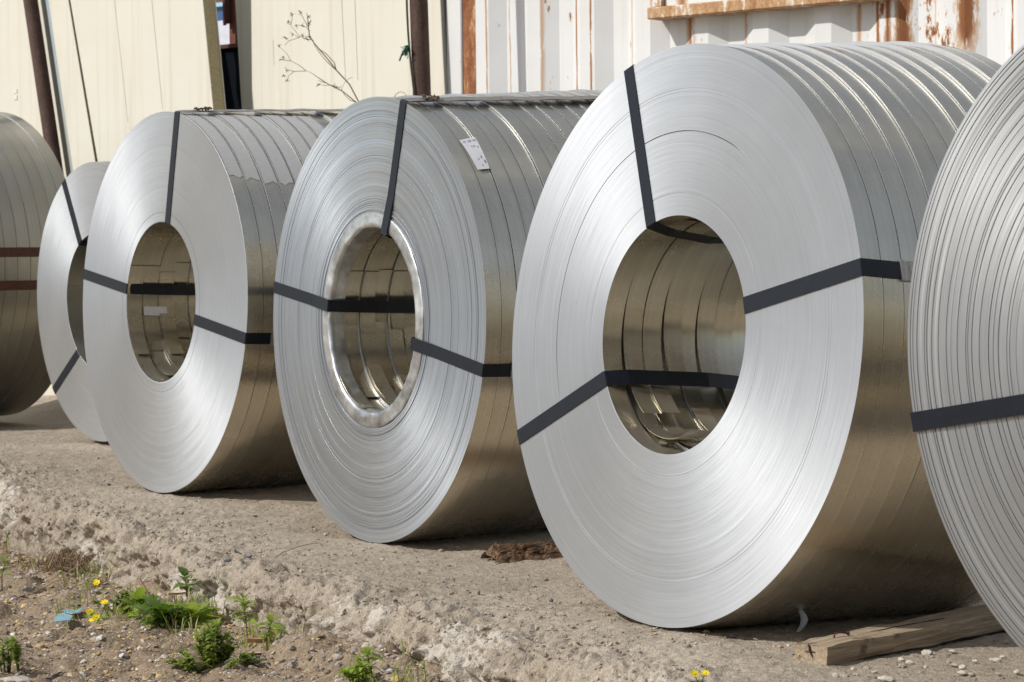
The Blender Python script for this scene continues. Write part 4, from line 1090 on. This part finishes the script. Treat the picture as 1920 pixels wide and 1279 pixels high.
def scraps():
    # curved white strip under the largest coil
    p = slab_at(1503, 1187); b = MB(); V = []; n = 12
    r_ = RIGHT.copy(); r_.z = 0
    pts = [(.002 + .021 * math.sin(a * .26), .052 * a / 12) for a in range(13)]
    for i, (x, z) in enumerate(pts):
        c = r_ * (x - .01) + ZX * (z + .002) - AX * (.01 * math.sin(i * .26)); w = .0035 + .0035 * math.sin(i * .26)
        V += [c - r_ * w, c + r_ * w, c + r_ * w + AX * .0015, c - r_ * w + AX * .0015]
    F = [[4 * i + k, 4 * i + (k + 1) % 4, 4 * i + 4 + (k + 1) % 4, 4 * i + 4 + k] for i in range(len(pts) - 1) for k in range(4)]
    o = link('plastic_scrap', mesh('plastic_scrap', V, F), plain('plastic_white_shaded', (.42, .45, .50), .5), loc=p, smooth=True); tag(o, 'curved white plastic scrap in the shade under the largest coil', 'scrap')  # white dimmed and blued: the coil's shade is put into the colour
    # blue paper
    p = dirt_at(122, 1157); w = 1 / 690
    def sheet(name, pts, label, cat, mat, base, hts, thick=.0012):
        V = []
        for (x, y), h in zip(pts, hts):
            q = on_z(x, y, base.z + .010 + h); V.append(Vector((q.x, q.y, base.z + .010 + h)) - base)
        m = len(V); V += [v + ZX * thick for v in V]; F = [list(range(m)), [m + k for k in range(m)][::-1]] + [[k, (k + 1) % m, m + (k + 1) % m, m + k][::-1] for k in range(m)]
        o = link(name, mesh(name, V, F), mat, loc=base, smooth=False); tag(o, label, cat); return o
    bl = plain('blue_paper', (.22, .37, .43), .7)
    sheet('paper_scrap', [(99, 1167), (108, 1152), (117, 1150), (137, 1155), (132, 1163)], 'pale blue torn paper scrap lying in front of its folded half', 'paper', bl, dirt_at(118, 1160), [0, .006, .008, .004, 0])
    sheet('paper_scrap', [(118, 1148), (121, 1143), (140, 1144), (155, 1140), (148, 1149), (134, 1152)], 'pale blue folded paper scrap behind the torn pointed one', 'paper', bl, dirt_at(136, 1147), [.004, .006, .008, .010, .006, .003])
    # curled terracotta bark pieces
    def curl(px, py, ln, wd, ang, curlr, col, label, lift=.0):
        b0 = dirt_at(px, py); V = []; n = 8; ca, sa = math.cos(ang), math.sin(ang); dx = Vector((ca, sa, 0)); dy = Vector((-sa, ca, 0))
        for i in range(n + 1):
            f = i / n - .5; ww = wd * (1 - .5 * abs(2 * f) ** 3)
            for j in range(5):
                h = j / 4 - .5; V.append(dx * (ln * f) + dy * (ww * h) + ZX * (.004 + lift + curlr * (4 * h * h) + .5 * curlr * abs(f)))
        F = [[i * 5 + j, i * 5 + j + 1, i * 5 + j + 6, i * 5 + j + 5] for i in range(n) for j in range(4)]
        m = len(V); V += [v + ZX * .0025 for v in V]; F += [[q + m for q in f] for f in F]; F = [f[::-1] for f in F[:len(F) // 2]] + F[len(F) // 2:]
        o = link('bark_scrap', mesh('bark_scrap', V, F), plain('scrap_tan', col, .8, 0., .2, 60.), loc=b0, smooth=True); tag(o, label, 'bark scrap'); return o
    curl(486, 1218, .060, .022, .3, .008, (.50, .30, .19), 'curled terracotta bark scrap, upper left of the small pile below the weeds', .012)
    curl(478, 1232, .045, .022, -.2, .004, (.48, .31, .21), 'flat reddish bark scrap, lowest of the small pile below the weeds')
    curl(511, 1206, .028, .014, .9, .007, (.55, .36, .24), 'small pointed bark scrap standing beside the toothed weed stem', .014)
    curl(333, 1140, .055, .035, .5, .006, (.66, .54, .42), 'pale torn leaf lying on the broad leaved weed', .03)
    curl(236, 1207, .03, .022, .1, .006, (.56, .47, .38), 'pale curled flake in the dirt below the yellow flowers')
    curl(345, 1133, .025, .018, .9, .006, (.60, .46, .36), 'small pale leaf scrap behind the broad leaved weed', .035)
scraps()

# ------------------------------------------------------------------ weeds
M['leaf'] = leaf_mat('leaf_green', (.20, .26, .06), .4); M['leaf_l'] = leaf_mat('leaf_bright', (.30, .365, .085), .45); M['leaf_d'] = leaf_mat('leaf_dark', (.12, .19, .035)); M['stemg'] = leaf_mat('stem_green', (.10, .12, .04), .1)
M['stemb'] = plain('stem_brown', (.17, .10, .06), .9); M['straw'] = plain('straw', (.46, .36, .22), .85, 0., .2, 60.); M['petal'] = leaf_mat('petal_yellow', (.80, .62, .02), .3)
def leaf_geo(L, W, n=7, serr=.0, fold=.25, droop=.35, lobes=0):
    """leaf along +X, returns V,F"""
    V = []; F = []
    for i in range(n + 1):
        f = i / n; w = W / 2 * (math.sin(math.pi * min(1, f * 1.02) ** .8) ** .8 if 0 < f < 1 else 0.02)
        if serr: w *= 1 + serr * (1 if i % 2 else -1)
        x = L * f; z = L * (.25 * f - droop * f * f)
        V += [(x + (serr * .12 * L if i % 2 else 0), w, z + fold * w), (x, 0, z), (x + (serr * .12 * L if i % 2 else 0), -w, z + fold * w)]
    for i in range(n):
        a = 3 * i; F += [[a, a + 1, a + 4, a + 3], [a + 1, a + 2, a + 5, a + 4]]
    return [Vector(v) for v in V], F
LEAFMESH = {}
def leaf_obj(root, kind, pos, yaw, pitch, size, mat, roll=0.):
    if kind not in LEAFMESH:
        spec = {'broad': dict(L=1, W=.5, n=10, serr=.10, droop=.45), 'round': dict(L=1, W=.85, n=8, serr=.06, droop=.5), 'tooth': dict(L=1, W=.5, n=12, serr=.28, droop=.5)}[kind.split('|')[0]]
        V, F = leaf_geo(**spec); me = mesh('leaf', V, F); me.materials.append(mat); LEAFMESH[kind] = me
    o = bpy.data.objects.new('leaf', LEAFMESH[kind]); C.objects.link(o); o.parent = root
    LEAFMESH[kind].polygons.foreach_set('use_smooth', [True] * len(LEAFMESH[kind].polygons))
    o.matrix_local = Matrix.Translation(pos) @ Matrix.Rotation(yaw, 4, 'Z') @ Matrix.Rotation(-pitch, 4, 'Y') @ Matrix.Rotation(roll, 4, 'X') @ Matrix.Scale(size, 4)
    return o
def rosette(px, py, label, kind, n, size, g, mat, hmax=.03, pit=(.05, .8)):
    p = dirt_at(px, py); root = empty('weed', p); tag(root, label, 'weed')
    for k in range(n):
        yaw = 6.283 * k / n * 2.4 + g.uniform(-.4, .4); sz = size * g.uniform(.55, 1.15)
        leaf_obj(root, kind + '|' + mat, Vector((g.uniform(-.01, .01), g.uniform(-.01, .01), g.uniform(.0, hmax))), yaw, g.uniform(*pit), sz, M[mat], g.uniform(-.4, .4))
    return root
def sprig(px, py, top, label, g, kind='tooth', mat='leaf_l', nl=14, size=.04, cat='weed', lean=None, stem='stemb'):
    p = dirt_at(px, py); n_ = Vector((0, -1, 0)); q = on_plane(top[0], top[1], p + Vector((0, .02, 0)), Vector((0, 1, 0)))
    root = empty('weed', p); tag(root, label, cat)
    v = q - p; mid = v * .5 + RIGHT * g.uniform(-.008, .008)
    b = MB(); b.tube([Vector((0, 0, -.01)), mid * .5, mid, v * .8, v], [.0022, .002, .0018, .0015, .001], 6); b.build('stem', M[stem], root, smooth=True)
    for k in range(nl):
        f = 1 - (k / nl) ** 1.3 * .55; yaw = k * 2.399 + g.uniform(-.3, .3)
        leaf_obj(root, kind + '|' + mat, v * f, yaw, g.uniform(-.1, .5) + (.5 if f > .95 else 0), size * g.uniform(.55, 1.1) * (.7 if f > .97 else 1), M[mat], g.uniform(-.3, .3))
    return root
def feathery(px, py, label, g, w, h, n, mat='leaf', dens=26, sl=.014):
    p = dirt_at(px, py); root = empty('weed', p); tag(root, label, 'weed')
    fol = MB()
    for k in range(n):
        x, y = g.gauss(0, w * .4), g.gauss(0, w * .3); hh = h * g.uniform(.5, 1) * max(.35, 1 - abs(x) / w * .8)
        base = Vector((x * .5, y * .5, 0)); tip = Vector((x * 1.3, y * 1.3, hh))
        b = MB(); b.tube([base, base.lerp(tip, .5) + Vector((0, 0, .01)), tip], [.0018, .0014, .0008], 5); b.build('stem', M['stemg'], root, smooth=True)
        for j in range(dens):
            f = g.uniform(.2, 1.02); c = base.lerp(tip, f) + Vector((0, 0, .01 * math.sin(f * 3.1)))
            yaw = g.uniform(0, 6.283); L = sl * g.uniform(.6, 1.4)
            for m_ in range(3):
                V, F = leaf_geo(L * (1 if m_ == 1 else .7), L * .32, 3, 0, .2, .4)
                R3 = Matrix.Rotation(yaw + (m_ - 1) * .7, 3, 'Z') @ Matrix.Rotation(-g.uniform(-.1, .9), 3, 'Y'); fol.add([c + R3 @ v for v in V], F)
    o = fol.build('foliage', M[mat], root, smooth=True); o['kind'] = 'stuff'
    return root
def flower(root, pos, r, g):
    b = MB(); n = 7; nrm = Vector((g.uniform(-.5, .5), g.uniform(-1, -.2), 1)).normalized(); a = nrm.cross(Vector((1, 0, 0))).normalized(); c = nrm.cross(a)
    for k in range(n):
        th = 6.283 * k / n; d = a * math.cos(th) + c * math.sin(th); s_ = nrm.cross(d)
        b.add([pos, pos + d * r * .6 + s_ * r * .3 + nrm * .002, pos + d * r + nrm * r * .25, pos + d * r * .6 - s_ * r * .3 + nrm * .002], [[0, 1, 2, 3]])
    b.tube([pos - nrm * .001, pos + nrm * .003], r * .25, 7)
    return b.build('flower', M['petal'], root)
def flower_weed(label, spots, basep, g, mat='leaf', nl=16, size=.03):
    p = dirt_at(*basep); root = empty('flowering_weed', p); tag(root, label, 'flowering weed')
    for (x, y) in spots:
        q = on_plane(x, y, p + Vector((0, g.uniform(-.02, .02), 0)), Vector((0, 1, 0))) - p
        b = MB(); b.tube([Vector((q.x * .4, q.y, -.005)), Vector((q.x * .8, q.y, q.z * .6)), q], .001, 5); b.build('stem', M['stemg'], root)
        flower(root, q, .0125, g)
    for k in range(nl):
        leaf_obj(root, 'tooth|' + mat, Vector((g.uniform(-.07, .07), g.uniform(-.05, .05), g.uniform(.0, .03))), g.uniform(0, 6.28), g.uniform(.1, 1.), size * g.uniform(.5, 1.2), M[mat], g.uniform(-.4, .4))
    return root
def weeds():
    g = random.Random(31)
    rosette(318, 1186, 'broad leaved green weed spreading over the dirt at the slab foot', 'broad', 40, .085, g, 'leaf', .045, (-.1, .5))
    rosette(300, 1176, 'low dark green leafy weed crowded behind the broad leaved one', 'tooth', 24, .075, g, 'leaf_d', .04, (.0, .8))
    rosette(372, 1178, 'spreading toothed green weed right of the broad leaved one', 'tooth', 24, .07, g, 'leaf_l', .04, (.0, .8))
    rosette(262, 1160, 'tangled pale green weed left of the broad leaved one', 'tooth', 22, .055, g, 'leaf_l', .05, (.1, 1.))
    sprig(360, 1150, (345, 1078), 'round leaved vine sprig rising against the slab edge', g, 'round', 'leaf_d', 7, .045)
    sprig(465, 1215, (456, 1122), 'young weed with toothed leaves at the slab foot, left of its twin', g, 'tooth', 'leaf_l', 20, .042)
    sprig(500, 1232, (507, 1165), 'young weed with toothed leaves beside the bark scraps, right of its twin', g, 'tooth', 'leaf_l', 18, .045)
    feathery(400, 1272, 'bushy feathery green weed at the bottom edge left of the slab corner', g, .085, .135, 34, 'leaf_l', 22, .021)
    feathery(18, 1008, 'dark green clump growing at the slab foot at the left edge', g, .06, .095, 16, 'leaf', 24, .02)
    sprig(4, 1108, (9, 1052), 'single leafy stem at the left edge below the dark green clump', g, 'broad', 'leaf', 9, .04, stem='stemg')
    feathery(12, 1262, 'thin upright green weed in the bottom left corner', g, .03, .12, 6, 'leaf_l', 18, .018)
    feathery(38, 1258, 'thin spindly weed right of the bottom left corner weed', g, .03, .10, 5, 'leaf_l', 16, .018)
    flower_weed('low weed with three yellow flowers beside the blue paper scrap', [(196, 1130), (168, 1147), (180, 1158), (174, 1163)], (205, 1172), g, 'leaf_l', 18, .03)
    flower_weed('small weed with one yellow flower below the dry grass', [(181, 1093)], (205, 1112), g, 'leaf', 12, .025)
    feathery(240, 1150, 'low green weed between the yellow flowers and the broad leaved weed', g, .08, .06, 20, 'leaf', 22, .018)
    sprig(700, 1290, (688, 1222), 'drooping green weed with dead stalks against the slab at the bottom edge', g, 'tooth', 'leaf_l', 16, .04)
    feathery(672, 1288, 'low green weed left of the drooping weed at the bottom edge', g, .05, .06, 10, 'leaf_l', 18, .02)
    p = slab_at(1312, 1284); root = empty('flowering_weed', p); tag(root, 'tiny weed with two yellow flowers on the slab at the bottom edge', 'flowering weed')
    for (x, y) in ((1302, 1264), (1322, 1263)):
        q = on_plane(x, y, p, Vector((0, 1, 0))) - p; b = MB(); b.tube([Vector((0, 0, -.003)), q], .0009, 5); b.build('stem', M['stemg'], root); flower(root, q, .0095, g)
    for k in range(6): leaf_obj(root, 'tooth|leaf', Vector((g.uniform(-.01, .01), g.uniform(-.01, .01), .002)), g.uniform(0, 6.28), .4, .018, M['leaf'])
    b = MB()
    for k in range(60):                                   # loose grass rooted along the foot of the slab
        s = g.uniform(-2.2, 1.6); d0 = abs(g.gauss(0, .10)) + .01; t = float(te(s)) - d0
        if g.random() < .35: s, t = 0.05 + g.gauss(0, .22), float(te(.05)) - .12 - abs(g.gauss(0, .1))
        q0 = st(s, t, dz1q(s, t))
        for j in range(g.randint(5, 14)):
            a = g.uniform(0, 6.283); h = g.uniform(.02, .075); l_ = h * g.uniform(.3, 1.1); w = g.uniform(.0010, .0020)
            d = Vector((math.cos(a), math.sin(a), 0)); w_ = Vector((-d.y, d.x, 0)) * w; q = q0 + Vector((g.gauss(0, .012), g.gauss(0, .012), -.002))
            p1_ = q + d * l_ * .35 + ZX * h * .7; p2_ = q + d * l_ + ZX * h * g.uniform(.6, 1.05)
            b.add([q - w_, q + w_, p1_ + w_ * .8, p1_ - w_ * .8, p2_], [[0, 1, 2, 3], [3, 2, 4]], g.choice((0, 0, 1, 2)))
    o = b.build('grass', [M['leaf_l'], M['leaf'], M['straw']]); tag(o, 'loose green and straw coloured grass along the foot of the slab', 'grass', kind='stuff')
    # dry stems
    def dry(label, pts, rad, mat, name='dry_twig', start='dirt', yy=None):
        p = dirt_at(*pts[0]) if start == 'dirt' else slab_at(*pts[0]); V = []
        for i, (x, y) in enumerate(pts):
            pl = p + Vector((0, (yy or 0) * i / len(pts), 0)); V.append(on_plane(x, y, pl, Vector((0, 1, 0))) - p)
        b = MB(); b.tube(V, [rad * (1 - .6 * i / len(V)) for i in range(len(V))], 5); o = b.build(name, mat, smooth=True); o.location = p; tag(o, label, 'twig')
    dry('thin dark dry stem arching up and over the slab edge to the right', [(458, 1150), (462, 1105), (470, 1082), (485, 1066), (505, 1052), (530, 1036), (560, 1025), (585, 1019), (600, 1018), (604, 1024)], .0017, M['stemb'])
    dry('upright thin dry twig behind the arched stem', [(468, 1150), (478, 1105), (487, 1060), (491, 1028)], .0012, M['stemb'])
    dry('leaning dry stalk crossing in front of the slab beside the toothed weed', [(432, 1128), (400, 1105), (377, 1090), (360, 1070), (347, 1056)], .0013, M['stemb'])
    dry('straight reddish dead stalk rising from the broad leaved weed', [(295, 1150), (283, 1120), (262, 1084)], .0022, plain('stalk_red', (.16, .07, .05), .8))
    dry('pale straw stalk leaning over the broad leaved weed', [(332, 1132), (315, 1100), (293, 1065)], .0022, M['straw'])
    dry('pale straw blade standing against the slab left of the vine sprig', [(290, 1088), (287, 1060), (284, 1040)], .0018, M['straw'])
    dry('thin dark twig standing left of the toothed weed', [(398, 1170), (402, 1120), (406, 1058)], .001, M['stemb'])
    dry('long pale straw lying from the left edge up towards the dry grass', [(2, 1115), (34, 1120), (70, 1108), (110, 1086), (152, 1057)], .0024, M['straw'], yy=.25)
    dry('second long straw lying below the first one', [(60, 1124), (95, 1113), (130, 1105), (165, 1085)], .0016, M['straw'], yy=.18)
    dry('brown dead stalk of the drooping weed leaning left', [(668, 1262), (655, 1232), (640, 1205)], .0012, M['stemb'])
    # dry grass tuft
    p = dirt_at(172, 1072); root = empty('dry_grass', p); tag(root, 'matted brown dry grass tuft against the foot of the slab', 'dry grass', kind='stuff')
    b = MB()
    for k in range(420):
        x, y = g.gauss(0, .085), g.gauss(0, .04); z = dz1(*to_st(p + Vector((x, y, 0)))) - p.z
        a = g.uniform(0, 6.283); l_ = g.uniform(.03, .11); pts = []
        for i in range(4):
            f = i / 3; pts.append(Vector((x + math.cos(a) * l_ * f, y + math.sin(a) * l_ * f * .7, z + .012 + g.uniform(.0, .06) * math.sin(f * 3.1))))
        b.tube(pts, .0009, 3, m=0 if g.random() < .6 else 1)
    b.build('grass_blades', [M['stemb'], M['straw']], root)['kind'] = 'stuff'
    # litter of straw bits over the dirt
    b = MB()
    for k in range(900):
        s = g.uniform(-2.6, 1.5); t = float(te(s)) - .02 - g.random() * 1.1; z = dz1q(s, t); q = st(s, t, z + .003); a = g.uniform(0, 6.283); l_ = g.uniform(.012, .05)
        d = Vector((math.cos(a), math.sin(a), g.uniform(-.05, .25))) * l_; b.tube([q, q + d * .5 + ZX * .002, q + d], .0008, 3, m=0 if g.random() < .45 else 1)
    o = b.build('straw_litter', [M['stemb'], M['straw']]); tag(o, 'bits of straw and dead stalks scattered on the dirt', 'straw', kind='stuff')
weeds()
